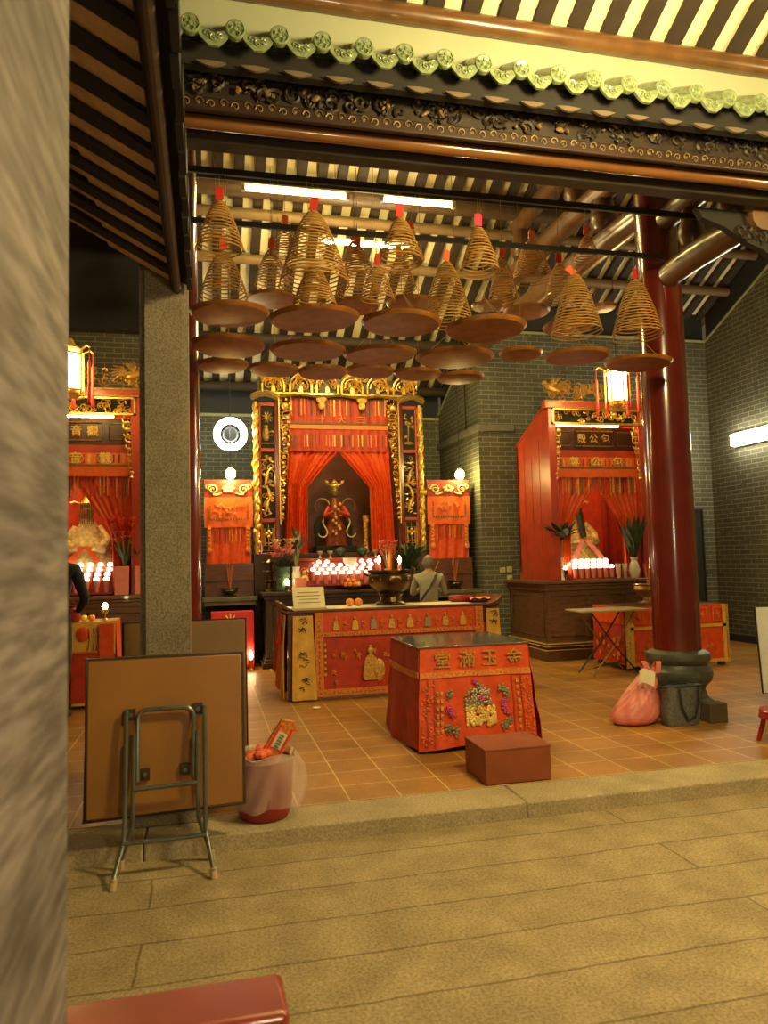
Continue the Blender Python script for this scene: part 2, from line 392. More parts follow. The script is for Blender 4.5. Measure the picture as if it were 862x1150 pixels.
# ================================================================== SETTING
FZ = .1
def floor():
    o = MB().box(-6, 12, -2, 4.40, -.12, 0).build('floor', m_slab); struct(o, 'pale granite slabs of the sunken courtyard')
    o = MB().box(-5.2, 8.95, 4.72, 13.7, -.1, FZ).build('floor', m_tile); struct(o, 'terracotta tiled floor of the raised hall')
    M = MB(); xs = [-5.2, -2.6, -.35, 1.9, 4.3, 6.4, 8.95]
    for a, b in zip(xs, xs[1:]): M.box(a+.002, b-.002, 4.36, 4.72, -.1, FZ)
    o = M.build('trim_1', m_kerb, bevel=.012); struct(o, 'granite kerb stones along the edge of the hall')
floor()
XL, XR = -4.6, 8.7
def ztop(Y): return 5.38+.46*(11.4-Y)      # top of the brickwork
def zroof(Y): return 5.84+.5*(11.4-Y) if Y > 8.6 else 7.24-.63*(8.6-Y)
def walls():
    o = MB().box(-.25, 4.35, 13.5, 13.7, FZ, 4.3).build('wall_back', m_brick_xz); struct(o, 'grey brick back wall of the central bay')
    o = MB().box(4.35, XR, 11.4, 11.6, FZ, 5.38).build('wall_back_right', m_brick_xz); struct(o, 'grey brick wall behind the side shrine near the round red column')
    o = MB().box(XL, -.25, 11.4, 11.6, FZ, 5.38).build('wall_back_left', m_brick_xz); struct(o)
    for nm, xa, xb in (('wall_return_right', 4.35, 4.55), ('wall_return_left', -.45, -.25)):
        o = MB().prism([(11.6, FZ), (13.5, FZ), (13.5, 4.38), (11.6, ztop(11.6))], 'x', xa, xb).build(nm, m_brick_yz); struct(o)
    pr = [(4.5, FZ), (11.4, FZ), (11.4, 5.38), (8.6, ztop(8.6)), (4.5, 4.75)]
    o = MB().prism(pr, 'x', XR, XR+.2).build('wall_right', m_brick_yz); struct(o, 'dark grey brick side wall with a tube light')
    o = MB().prism(pr, 'x', XL-.2, XL).build('wall_left', m_brick_yz); struct(o)
    # pale plaster line along the top of the brickwork, ledge, dark friezes
    M = MB(); M.box(4.35, XR, 11.385, 11.4, 5.35, 5.39); M.box(-.25, 4.35, 13.485, 13.5, 4.26, 4.31)
    M.prism([(11.6, ztop(11.6)-.03), (13.5, 4.35), (13.5, 4.39), (11.6, ztop(11.6)+.01)], 'x', 4.335, 4.35)
    M.prism([(11.4, 5.35), (8.6, ztop(8.6)-.03), (8.6, ztop(8.6)+.01), (11.4, 5.39)], 'x', XR-.015, XR)
    struct(M.build('trim_2', m_greentrim), 'pale painted line along the top of the brick walls')
    M = MB(); M.box(4.29, 4.35, 11.34, 13.5, 3.68, 3.79); M.box(4.35, 4.95, 11.34, 11.4, 3.68, 3.79)
    struct(M.build('trim_3', mat('grey_ledge', (.16, .155, .125), .7), bevel=.01), 'grey ledge running round the brick pier')
    M = MB(); M.box(4.35, XR, 11.45, 11.58, 5.38, 5.92); M.box(-.25, 4.35, 13.5, 13.62, 4.3, 4.9); M.box(XL, -.25, 11.45, 11.58, 5.38, 5.92)
    M.prism([(11.6, ztop(11.6)), (13.5, 4.38), (13.5, 4.85), (11.6, 5.85)], 'x', 4.4, 4.5); M.prism([(11.6, ztop(11.6)), (13.5, 4.38), (13.5, 4.85), (11.6, 5.85)], 'x', -.4, -.3)
    for xa, xb in ((XR+.03, XR+.15), (XL-.15, XL-.03)):
        M.prism([(11.4, 5.38), (11.4, 5.9), (8.6, 7.25), (4.5, 4.9), (4.5, 4.75), (8.6, ztop(8.6))], 'x', xa, xb)
    struct(M.build('trim_4', m_frieze), 'dark frieze between the brick walls and the roof')
    # doorway in the end wall
    d = MB().box(7.45, 8.41, 11.36, 11.41, FZ, 2.32).build('door_1', m_doorm); struct(d, 'dark doorway in the brick wall')
    M = MB(); M.box(7.40, 7.45, 11.34, 11.41, FZ, 2.37); M.box(8.41, 8.44, 11.34, 11.41, FZ, 2.37); M.box(7.45, 8.41, 11.34, 11.41, 2.32, 2.37)
    M.build('door_frame', m_black, d)
    o = MB().box(XR-.03, XR, 4.6, 11.4, FZ, .22).build('baseboard_right', m_frieze); struct(o)
walls()

def ceiling():
    M = MB()
    M.prism([(8.6, 7.24+.06), (13.7, zroof(13.7)+.06), (13.7, zroof(13.7)+.12), (8.6, 7.36)], 'x', XL-.2, XR+.2)
    M.prism([(4.5, zroof(4.5)+.06), (8.6, 7.30), (8.6, 7.36), (4.5, zroof(4.5)+.12)], 'x', XL-.2, XR+.2)
    c = struct(M.build('ceiling', m_wash), 'whitewashed roof boards between dark rafters over the hall')
    # rafters, one mesh each (shared data)
    def raf(Y0, Y1):
        z0, z1 = zroof(Y0+.001 if Y0 == 8.6 else Y0), zroof(Y1)
        return MB().prism([(Y0, z0-.03), (Y1, z1-.03), (Y1, z1+.065), (Y0, z0+.065)], 'x', -.064, .064)
    b = raf(8.62, 13.6).build('rafter', m_rafter, c); n0 = .05-.13636
    k0 = int((XL-n0)/.2727)+1; i = 0
    fr = raf(4.5, 8.58).build('rafter', m_rafter, c); fr.location.x = n0+.2727*k0
    k = k0
    while n0+.2727*k < XR:
        o = b if i == 0 else b.copy()
        if i: COL.objects.link(o)
        o.location.x = n0+.2727*k
        if i and n0+.2727*k > -.5 and n0+.2727*k < 5:
            f = fr.copy(); COL.objects.link(f); f.location.x = n0+.2727*k
        k += 1; i += 1
    for Y, r, m in ((8.6, .13, m_beam), (9.64, .13, mat('brown_purlin', (.08, .045, .02), .5, var=.2)), (10.05, .075, m_purlin), (10.75, .075, m_purlin), (12.2, .09, m_rafter), (13.3, .09, m_rafter), (7.2, .1, m_beam), (6.1, .1, m_beam)):
        p = MB().bar((XL, Y, zroof(Y)-.06-r*.8), (XR, Y, zroof(Y)-.06-r*.8), r, n=14).build('purlin', m, c)
ceiling()

# ---- upper canopy roof over the courtyard + cream board above the glazed tiles
def canopy():
    def zc(Y): return 5.12+.5*(4.42-Y)
    c = struct(MB().prism([(2.2, zc(2.2)+.05), (4.5, zc(4.5)+.05), (4.5, zc(4.5)+.09), (2.2, zc(2.2)+.09)], 'x', -.3, 6.5).build('ceiling', m_rafter), 'striped roof of cream tiles and dark rafters over the courtyard')
    # arched cream tile run, stepped every 22 cm
    M = MB(); ys = [2.3+.22*i for i in range(10)]
    for a in ys:
        b = min(a+.24, 4.42)
        def fn(u, v, a=a, b=b):
            Y = a+(b-a)*v; x = (u-.5)*.135
            return (x, Y, zc(Y)+.045-.02*cos((u-.5)*pi)-.012*v)
        M.sheet(fn, 6, 1, .012)
    t = M.build('roof_tile_run', m_wash, c)
    rf = MB().prism([(2.25, zc(2.25)-.01), (4.42, zc(4.42)-.01), (4.42, zc(4.42)+.06), (2.25, zc(2.25)+.06)], 'x', -.057, .057).build('rafter', m_rafter, c)
    for i in range(26):
        x = -.15+.248*i
        for o, dx in ((t, 0), (rf, .124)):
            q = o if i == 0 else o.copy()
            if i: COL.objects.link(q)
            q.location.x = x+dx
    MB().bar((-.3, 4.27, 5.01), (6.5, 4.27, 5.01), .062, n=16).build('purlin', m_beam, c)
    o = MB().box(-.3, 6.5, 4.31, 4.345, 4.62, 5.06).build('trim_5', m_cream); struct(o, 'smooth cream board above the green tile eave')
canopy()

# ---- green glazed eave
def eave():
    e = thing('tile_eave', 'row of green glazed roof tiles with round embossed ends above the hall', 'eave', (0, 4.1, 4.62))
    def disc():
        M = MB(); M.bar((0, 0, 0), (0, .215, .13), .052, .05, 14)
        M.bar((0, -.014, 0), (0, .012, .0), .058, .058, 20)
        M.tube([(.05*cos(a), -.016, .05*sin(a)) for a in [2*pi*i/20 for i in range(20)]], .007, 5, closed=True)
        M.sph((0, -.016, 0), (.014, .008, .014), 8, 5)
        for i in range(5):
            a = 2*pi*i/5
            M.spiral((.027*cos(a), -.017, .027*sin(a)), .014, 1, .0045, start=a, n=7, sides=4)
        return M
    d = disc().build('cover_tile', m_green, e)
    M = MB()
    poly = []
    for i in range(13):
        u = i/12; x = (u-.5)*.165; poly.append((x, -.012-.02*sin(pi*u)))
    for i in range(12, -1, -1):
        u = i/12; x = (u-.5)*.165
        poly.append((x, -.05-.066*sin(pi*u)**.75+.006*abs(sin(u*pi*3))))
    M.prism(poly, 'y', -.012, .006)
    for i in range(3): M.spiral(((i-1)*.036, -.016, -.068+.016*abs(i-1)), .021, 1.2, .0045, start=i, n=9, sides=4)
    def trough(u, v): return ((u-.5)*.17, v*.25, -.012-.03*sin(pi*u)+v*.155)
    M.sheet(trough, 8, 2, .012)
    p = M.build('drip_tile', m_green, e)
    M = MB()
    cr = [((i/10-.5)*.17, -.150-.028*sin(pi*i/10)) for i in range(11)]+[((.5-i/10)*.17, -.150+.006*sin(pi*i/10)) for i in range(11)][1:-1]
    M.prism(cr, 'y', .07, .088)
    q = M.build('pan_tile', mat('shaded_tile_end', (.10, .072, .042), .85, var=.3), e)  # pale tile ends, eave shadow put into their dark colour
    for i in range(24):
        x = -.31+.248*i
        for o, dx in ((d, 0), (p, .124), (q, .11)):
            w = o if i == 0 else o.copy()
            if i: COL.objects.link(w)
            w.location.x = x+dx
    # dark board under the tiles
    MB().box(-.4, 5.5, .10, .16, -.16, -.02).build('eave_board', m_black, e)
    # carved fascia beam with small gilt figures
    f = thing('carved_beam', 'dark carved beam with traces of gilding below the green tile eave', 'beam', (0, 4.42, 4.30))
    M = MB(); M.box(-.25, 5.2, -.03, .12, .08, .36); M.build('panel', m_darkcarve, f)
    M = MB(); rn = random.Random(3); carve(M, -.2, 5.1, .09, .34, -.04, 170, rn, .06, .013)
    M.build('relief', m_darkcarve, f)
    M = MB(); rn = random.Random(4)
    for i in range(80):
        x = rn.uniform(-.1, 5); z = rn.uniform(.12, .3); M.sph((x, -.055, z), (rn.uniform(.01, .035), .012, rn.uniform(.008, .02)), 6, 4, Matrix.Rotation(rn.uniform(-1, 1), 3, 'Y'))
    M.build('gilt_figures', mat('worn_gilding', (.17, .10, .03), .55, metal=.3, var=.5, scale=25), f)
    M = MB(); M.box(-.25, 5.2, -.05, -.01, .0, .085); M.build('moulding', mat('dark_red_moulding', (.03, .012, .006), .5, var=.2), f, bevel=.01)
    M = MB()
    for i in range(75):
        x = -.2+i*.0715
        M.spiral((x+.035, -.054, .045+.006*(-1)**i), .026, 1.1, .005, start=i*pi, dirn=(-1)**i, n=8, sides=4)
        if i % 2 == 0: M.sph((x+.03, -.052, .045), (.012, .006, .012), 6, 4)
    M.build('gilt_scroll', mat('faded_gilding', (.15, .10, .03), .55, metal=.3, var=.4, scale=25), f)
    b = MB().bar((-.25, 4.52, 4.315), (5.2, 4.52, 4.315), .046, n=18).build('round_beam', mat('copper_brown_beam', (.15, .058, .014), .25, var=.2, scale=3, coat=.8)); tag(b, 'round varnished copper-brown beam under the carved eave beam', 'beam')
    M = MB(); M.box(-.25, 5.2, 4.66, 4.78, 4.27, 4.42); o = M.build('lintel_beam', m_rafter, bevel=.01); tag(o, 'square dark beam behind the round copper-brown beam', 'beam')
    # carved bracket panel at the far end
    br = thing('carved_bracket', 'dark carved wooden bracket panel at the top beside the roof logs', 'bracket', (0, 4.95, 0))
    poly = [(3.75, 4.3), (4.57, 4.3), (4.57, 3.86), (4.46, 3.9), (4.35, 4.0), (4.2, 4.05), (4.0, 4.16), (3.8, 4.22)]
    MB().prism(poly, 'y', -.03, .03).build('panel', m_black, br)
    M = MB(); rn = random.Random(8); carve(M, 4.1, 4.55, 4.05, 4.28, -.04, 16, rn, .06, .012); M.build('relief', m_darkcarve, br)
eave()

# ---- gallery roof beside the courtyard (dark, seen from below)
def gallery():
    def zg(x): return 3.34+.55*(-.25-x)
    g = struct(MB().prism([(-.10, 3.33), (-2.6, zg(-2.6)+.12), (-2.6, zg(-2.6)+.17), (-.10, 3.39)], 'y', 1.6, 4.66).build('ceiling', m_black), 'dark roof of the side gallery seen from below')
    M = MB(); ys = -.9; i = 0
    t = MB()
    def ta(u, v):
        x = -.20-.36*v; return (x, (u-.5)*.18, zg(x)+.035-.012*cos((u-.5)*pi))
    def tb(u, v):
        x = -.54-.55*v; return (x, (u-.5)*.18, zg(x)+.050-.012*cos((u-.5)*pi))
    t.sheet(ta, 4, 1, .01); t.sheet(tb, 4, 1, .01)
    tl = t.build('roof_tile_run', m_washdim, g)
    rf = MB().prism([(-.2, zg(-.2)+.005), (-2.5, zg(-2.5)+.005), (-2.5, zg(-2.5)+.06), (-.2, zg(-.2)+.06)], 'y', -.048, .048).build('rafter', m_black, g)
    for i in range(12):
        Y = 4.55-.253*i
        for o, dy in ((tl, 0), (rf, -.126)):
            q = o if i == 0 else o.copy()
            if i: COL.objects.link(q)
            q.location.y = Y+dy
    MB().box(-.205, -.14, 1.6, 4.66, 3.31, 3.375).build('eave_beam', m_black, g, bevel=.01)
    MB().bar((-.165, 1.6, 3.30), (-.165, 4.66, 3.30), .026, n=10).build('eave_pole', m_darkwood, g)
    M = MB(); rn = random.Random(5)
    e = MB().box(-.105, -.075, -.09, .09, 3.30, 3.43).build('eave_tile', m_black, g)
    for i in range(15):
        q = e if i == 0 else e.copy()
        if i: COL.objects.link(q)
        q.location.y = 4.56-.2*i; q.location.x = .006*(i % 2)
    MB().bar((-.93, 1.6, 3.56), (-.93, 4.6, 3.56), .1, n=12).build('purlin', mat('dark_red_beam', (.06, .016, .008), .5), g)
    # black panel added to stand for the unlit space above the side shrine
    o = MB().box(XL, -.42, 6.25, 6.35, 3.52, 5.8).build('trim_6', m_black); struct(o, 'black panel added for the unlit space over the side bay')
gallery()

# ================================================================== COLUMNS AND ROOF FRAME
def columns():
    # rough granite post close to the camera (runs out of the frame)
    o = MB().box(-.75, -.242, .92, 1.45, 0, 3.9).build('stone_post', m_near, bevel=.02); tag(o, 'rough grey granite post close to the camera', 'pillar')
    def sq(name, label, x, y, zt):
        t = thing(name, label, 'pillar', (x, y, 0))
        h = .145
        poly = []
        for sx, sy in ((-1, -1), (1, -1), (1, 1), (-1, 1)):
            a = [(sx*h, sy*(h-.035)), (sx*(h-.02), sy*(h-.035)), (sx*(h-.02), sy*(h-.02)), (sx*(h-.035), sy*(h-.02)), (sx*(h-.035), sy*h)]
            poly += a if sx*sy > 0 else a[::-1]
        MB().prism(poly, 'z', FZ+.25, zt).build('shaft', m_pillar, t)
        M = MB(); M.taper((-.2, .2, -.2, .2), (-.2, .2, -.2, .2), FZ, FZ+.16); M.taper((-.2, .2, -.2, .2), (-.15, .15, -.15, .15), FZ+.16, FZ+.25)
        M.build('base', m_pillar, t, bevel=.01)
    sq('stone_pillar', 'square granite pillar with grooved corners behind the folded tables', -.245, 4.80, 4.40)
    sq('stone_pillar', 'square granite pillar carrying the carved bracket', 4.72, 4.80, 4.40)
    def red(label, x):
        t = thing('red_column', label, 'column', (x, 6.3, 0))
        MB().lathe([(.215, .70), (.215, 2.5), (.205, 4.2), (.195, 5.75)], n=40).build('shaft', m_lacq, t)
        prof = [(.25, .27), (.23, .33), (.235, .36), (.29, .42), (.305, .47), (.30, .51), (.265, .545), (.255, .57), (.285, .60), (.295, .635), (.285, .67), (.25, .69), (.215, .70)]
        MB().lathe(prof, n=40).build('base', m_stone, t)
        M = MB(); M.lathe([(.0, .1), (.33, .1), (.34, .13), (.34, .2), (.30, .24), (.25, .275)], n=8); M.build('plinth', m_stone, t, angle=20)
    red('round red lacquered column on a carved stone base beside the pink bag', 4.33)
    red('round red lacquered column half hidden behind the square granite pillar', -.26)
columns()

def truss(x, side):
    w = 'over the round red column with the bags' if side else 'over the red column behind the granite pillar'
    def log(y0, y1, z, r, lab, m=m_beam2):
        M = MB(); n = 9; pts = []; rs = []
        for i in range(n):
            u = i/(n-1); pts.append((x, y0+(y1-y0)*u, z+.03*sin(pi*u))); rs.append(r*(1-.12*abs(2*u-1)))
        M.tube(pts, rs, 14)
        o = M.build('roof_beam', m); tag(o, lab+' '+w, 'beam')
    log(4.85, 6.10, 4.25, .13, 'lowest varnished log beam')
    log(4.85, 6.12, 4.80, .12, 'short upper varnished log beam')
    log(6.45, 11.3, 5.02, .155, 'long lower varnished log beam')
    log(7.0, 10.2, 5.62, .14, 'middle varnished log beam')
    log(7.7, 9.5, 6.25, .12, 'topmost varnished log beam')
    def vase(y, z0, z1, r, lab):
        h = z1-z0
        o = MB().lathe([(r*.35, 0), (r*.75, .08*h), (r, .3*h), (r*.95, .5*h), (r*.7, .75*h), (r*.62, h)], n=18).build('strut', m_beam2, loc=(x, y, z0)); tag(o, lab+' '+w, 'strut')
    vase(5.2, 4.37, 4.72, .12, 'front squat vase-shaped strut'); vase(5.75, 4.37, 4.72, .12, 'second squat vase-shaped strut')
    vase(5.35, 4.9, 5.05, .12, 'upper front vase-shaped strut')
    vase(7.2, 5.16, 5.52, .16, 'third vase-shaped strut'); vase(10.0, 5.16, 5.52, .16, 'rear vase-shaped strut')
    vase(7.8, 5.75, 6.16, .15, 'high front vase-shaped strut'); vase(9.4, 5.75, 6.16, .15, 'high rear vase-shaped strut')
    vase(8.6, 6.36, 6.88, .14, 'ridge vase-shaped strut')
truss(4.31, 1); truss(-.26, 0)

# ================================================================== INCENSE COILS
def rods():
    for y, z, lab in ((5.2, 4.37, 'front black iron rod carrying hanging incense coils'), (5.9, 4.325, 'second black iron rod carrying hanging incense coils')):
        o = MB().box(-.14, 4.14, y-.012, y+.012, z-.022, z+.022).build('iron_rod', m_iron); tag(o, lab, 'rod', 'coil rods')
    o = MB().box(-.14, 4.14, 7.19, 7.21, 5.36, 5.40).build('iron_rod', m_iron); tag(o, 'rear high black iron rod carrying the small back coils', 'rod', 'coil rods')
rods()
coil_meshes = {}
def coil_mesh(r, h, turns):
    k = (round(r, 3), round(h, 3))
    if k in coil_meshes: return coil_meshes[k]
    M = MB(); n = int(turns*26); pts = []
    for i in range(n+1):
        t = i/n; a = t*turns*2*pi
        q = r*(.10+.90*t**.74); pts.append((q*cos(a), q*sin(a), -h*t**1.12))
    M.tube(pts, .0056, 5)
    me = M.mesh('spiral'); me.materials.append(m_coil); me.shade_smooth(); coil_meshes[k] = me
    return me
tag_me = {}
def coil(x, y, ztop, r, h, zrod, label, tagmat, tilt=0, tagsize=.07, inner=None):
    t = thing('incense_coil', label, 'incense coil', (x, y, ztop), rz=R.uniform(0, 6), group='incense coils hanging over the altar')
    o = bpy.data.objects.new('spiral', coil_mesh(r, h, max(11, h*38))); COL.objects.link(o); o.parent = t
    M = MB(); M.bar((0, 0, 0), (0, 0, zrod-ztop-.02), .003, n=5); M.bar((0, 0, 0), (0, 0, -h*.15), .003, n=5)
    for a in (0, 2.1, 4.2): M.bar((0, 0, .012), (r*.12*cos(a), r*.12*sin(a), -.01), .002, n=4)
    M.build('string', m_string, t)
    a = tagsize
    M = MB()
    M.prism([(-a*.42, 0), (a*.42, 0), (a*.42, a*1.25), (a*.1, a*1.4), (-a*.42, a*1.3)], 'y', -.004, .004)
    g = M.build('tag', tagmat, t, loc=(0.0, 0, .015)); g.rotation_euler = (tilt*.4, tilt, -t.rotation_euler.z+R.uniform(-.5, .5))
    if inner:
        q = bpy.data.objects.new('inner_spiral', coil_mesh(*inner[:2], 15)); COL.objects.link(q); q.parent = t; q.location.z = inner[2]
    return t
G = 'from the granite pillar'
# front rod: x, top z, radius, height
coil(.11, 5.2, 4.15, .17, .36, 4.37, 'tall brown incense coil hanging first '+G+' on the front rod', m_tag)
coil(.77, 5.2, 4.13, .255, .55, 4.37, 'widest incense coil, hanging second '+G+' on the front rod', m_tag, .2, inner=(.16, .30, -.40))
coil(1.42, 5.2, 4.14, .165, .34, 4.37, 'rounded incense coil hanging third '+G+' on the front rod', m_tag)
coil(2.04, 5.2, 4.12, .15, .35, 4.37, 'short dark incense coil hanging fourth '+G+' on the front rod', mat('crimson_paper', (.55, .02, .06), .7))
coil(.15, 5.9, 4.09, .19, .38, 4.325, 'incense coil hanging first '+G+' on the second rod', m_tag)
coil(1.40, 5.9, 4.05, .145, .29, 4.325, 'small incense coil hanging second '+G+' on the second rod', m_tag, .25)
coil(2.01, 5.9, 4.13, .215, .54, 4.325, 'long incense coil with an orange tag, third '+G+' on the second rod', m_tago, .1)
coil(3.21, 5.9, 4.10, .225, .54, 4.325, 'wide incense coil with a tilted orange tag beside the last coil of the second rod', m_tago, -.7)
coil(3.81, 5.9, 4.09, .225, .52, 4.325, 'wide incense coil in front of the round red column', m_tag)
BK = [(.79, 7.25, 4.96, .13, .29, 'small back coil behind the widest front coil, with an orange tag', m_tago),
      (1.49, 7.25, 4.86, .125, .20, 'tiny back coil glowing white from the lamp behind it', m_tago),
      (2.10, 7.25, 5.02, .13, .33, 'small back coil behind the rounded third front coil', m_tago),
      (3.42, 7.2, 5.00, .22, .44, 'large pale back coil under the varnished logs', m_tago),
      (4.02, 7.1, 5.05, .135, .27, 'small back coil just before the top of the red column', m_tago),
      (1.86, 6.85, 4.56, .16, .33, 'back coil touching the view of the small second-rod coil', m_tago),
      (2.93, 6.85, 4.62, .15, .42, 'narrow back coil between the long coil and the pale coil', m_tago),
      (3.50, 6.75, 4.56, .16, .38, 'back coil half hidden by the wide coil with tilted tag', m_tag),
      (.62, 6.9, 4.56, .17, .36, 'back coil peeping out between the first and widest front coils', m_tago),
      (1.42, 6.75, 4.58, .21, .46, 'back coil between the widest and rounded front coils', m_tago)]
for x, y, z, r, h, lab, tm in BK:
    coil(x, y, z, r, h, 5.38, lab, tm, R.uniform(-.2, .2), .075)

def tray_mesh(r):
    M = MB(); M.lathe([(0, -.012), (r*.6, -.010), (r*.93, -.004), (r, .018), (r*1.01, .024), (r*.99, .024), (r*.92, .004), (r*.6, -.002), (0, -.004)], n=44)
    return M
tray_cache = {}
def tray(x, y, z, r, hook, label):
    t = thing('ash_tray', label, 'tray', (x, y, z), group='round copper trays under the incense coils')
    k = round(r, 3)
    if k not in tray_cache:
        tray_cache[k] = tray_mesh(r).build('dish', m_tray, t)
    else:
        o = tray_cache[k].copy(); COL.objects.link(o); o.parent = t
    M = MB(); hk = .26
    for i in range(3):
        a = 2*pi*i/3+.5; M.bar((r*.99*cos(a), r*.99*sin(a), .02), (0, 0, hk), .0022, n=4)
    M.bar((0, 0, hk), (0, 0, hook-z-.02), .0022, n=4)
    M.build('wire', m_string, t)
    t.rotation_euler = (R.uniform(-.03, .03), R.uniform(-.05, .05), 0)
TR = [(.17, 5.2, 3.335, .275, 4.37, 'copper ash tray under the first front coil by the granite pillar'),
      (.765, 5.2, 3.33, .325, 4.37, 'largest copper ash tray, under the widest coil'),
      (1.41, 5.2, 3.33, .295, 4.37, 'copper ash tray under the third front coil'),
      (2.07, 5.2, 3.32, .305, 4.37, 'copper ash tray under the fourth front coil, seen against the long coil'),
      (.18, 5.9, 3.31, .285, 4.325, 'copper ash tray of the second rod next to the granite pillar'),
      (.81, 5.9, 3.30, .305, 4.325, 'copper ash tray of the second rod below the largest tray'),
      (1.41, 5.9, 3.29, .305, 4.325, 'copper ash tray under the small second-rod coil'),
      (2.06, 5.9, 3.29, .33, 4.325, 'copper ash tray under the long coil with orange tag'),
      (3.20, 5.9, 3.35, .285, 4.325, 'copper ash tray under the coil with the tilted tag'),
      (3.80, 5.9, 3.31, .295, 4.325, 'copper ash tray in front of the round red column'),
      (.64, 7.1, 4.14, .25, 5.38, 'upper back tray between the first and the widest front coils'),
      (1.46, 7.1, 4.12, .24, 5.38, 'upper back tray behind the largest coil'),
      (2.05, 7.1, 4.17, .27, 5.38, 'upper back tray behind the rounded coil'),
      (2.86, 7.1, 4.20, .17, 5.38, 'small upper back tray under the narrow coil'),
      (3.34, 7.2, 4.20, .245, 5.38, 'upper back tray under the large pale coil'),
      (3.50, 6.6, 3.85, .25, 5.38, 'back tray hanging lower under the half hidden coil'),
      (4.05, 6.9, 4.18, .15, 5.38, 'little back tray beside the red column'),
      (2.98, 6.6, 3.56, .21, 5.38, 'lower back tray between the long coil and the tilted-tag coil')]
for i, x in enumerate((.15, .60, 1.04, 1.48, 1.93, 2.36)):
    TR.append((x, 6.6+.02*(i % 2), 3.34-.015*(i % 3), .225, 5.38, 'lowest back tray, '+ORD[i]+' from the granite pillar'))
for a in TR: tray(*a)

# ================================================================== LAMPS
def tube_lamp(label, x0, x1, y, z, g, dz=0):
    t = thing('fluorescent_lamp', label, 'lamp', ((x0+x1)/2, y, z))
    h = (x1-x0)/2
    M = MB(); M.bar((-h, 0, -dz), (h, 0, dz), .021, n=12); M.build('tube', g, t)
    M = MB(); M.box(-h-.04, h+.04, .01, .06, .03, .075); M.box(-h-.04, -h+.005, -.02, .04, -.025, .05); M.box(h-.005, h+.04, -.02, .04, -.025, .05); M.build('housing', m_lampmetal, t)
    M = MB(); zz = zroof(y)-z-.02
    for s in (-1, 1): M.bar((s*h*.8, .035, .07), (s*h*.8, .035, zz), .004, n=5)
    M.build('hanger', m_pole, t)
tube_lamp('long bright yellow tube lamp hanging under the roof behind the widest coil', .47, 1.66, 8.5, 5.955, g_tube)
tube_lamp('bright yellow tube lamp hanging under the roof behind the rounded coil', 2.12, 3.0, 8.5, 5.97, g_tube)
tube_lamp('white tube lamp hanging low behind the incense coils', 1.55, 2.75, 9.6, 5.88, g_tubew)
def ring():
    t = thing('ring_lamp', 'round white ring lamp hanging in front of the brick wall', 'lamp', (.37, 11.55, 3.60))
    MB().tube([(.205*cos(a), -.03*sin(a), .205*sin(a)) for a in [2*pi*i/36 for i in range(36)]], .05, 12, closed=True).build('tube', g_ring, t)
    M = MB(); M.bar((0, .0, 0), (0, .05, 0), .10, .12, 20)
    for i in range(5):
        a = 2*pi*i/5+.3; M.bar((0, .03, 0), (.24*cos(a), .03, .24*sin(a)), .006, n=5)
    M.build('holder', m_pole, t)
    MB().bar((0, .03, .26), (0, .03, zroof(11.6)-3.66), .005, n=5).build('cord', m_pole, t)
ring()
def bulb(label, x, y, z):
    t = thing('bulb_lamp', label, 'lamp', (x, y, z))
    MB().sph((0, 0, 0), (.075, .075, .085), 14, 10).build('bulb', g_bulb, t)
    M = MB(); M.bar((0, 0, .07), (0, 0, .13), .03, n=12); M.build('socket', m_pole, t)
    MB().bar((0, 0, .13), (0, 0, zroof(y)-z-.05), .008, n=6).build('cord', m_pole, t)
bulb('bare glowing bulb under the ring lamp beside the central shrine', .36, 11.4, 2.97)
bulb('bare glowing bulb on a long cord in front of the brick pier', 4.04, 11.5, 2.98)
def wall_tube():
    t = thing('wall_lamp', 'white tube lamp mounted on the dark brick side wall', 'lamp', (XR, 10.0, 3.48))
    MB().box(-.13, -.035, -.72, .72, -.10, .09).build('diffuser', g_tubew, t, bevel=.015)
    MB().box(-.05, 0, -.74, .74, -.12, .12).build('housing', m_lampmetal, t)
wall_tube()
def lantern(label, x, y, z):
    t = thing('palace_lantern', label, 'lantern', (x, y, z))
    r = .155
    P = [(r*cos(pi/6+pi/3*i), r*sin(pi/6+pi/3*i)) for i in range(6)]
    MB().prism([(a*.93, b*.93) for a, b in P], 'z', -.19, .21).build('shade', g_lantern, t, angle=20)
    M = MB()
    for a, b in P: M.bar((a, b, -.24), (a, b, .25), .014, n=6)
    for z0 in (-.21, .21):
        for i in range(6):
            a, b = P[i], P[(i+1) % 6]; M.bar((*a, z0), (*b, z0), .014, n=6)
    M.build('frame', m_goldp, t)
    M = MB()
    for i in range(6):
        a = pi/6+pi/3*i
        M = MB(); M.tube([(r*cos(a), r*sin(a), .25), (r*1.5*cos(a), r*1.5*sin(a), .30), (r*1.75*cos(a), r*1.75*sin(a), .27)], .012, 6); M.build('hook', m_goldp, t)
    MB().lathe([(.10, .25), (.12, .28), (.06, .34), (.03, .40), (0, .41)], n=12).build('crown', m_goldp, t)
    M = MB(); M.lathe([(0, -.31), (.05, -.29), (.13, -.25), (.13, -.22)], n=12)
    for i in range(6):
        a = pi/6+pi/3*i; M.tube([(r*cos(a), r*sin(a), -.22), (r*1.05*cos(a), r*1.05*sin(a), -.27), (r*.4*cos(a), r*.4*sin(a), -.30)], .012, 6)
    M.build('skirt', m_goldp, t)
    for i in range(6):
        a = pi/6+pi/3*i; q = (r*1.72*cos(a), r*1.72*sin(a))
        M = MB(); M.bar((*q, .27), (*q, .12), .004, n=5); M.lathe([(.005, .13), (.018, .10), (.014, -.1), (.022, -.36), (.0, -.38)], c=(*q, 0), n=8)
        M.build('tassel', m_tag, t)
    MB().bar((0, 0, .40), (0, 0, zroof(y)-z-.05), .006, n=6).build('cord', m_pole, t)
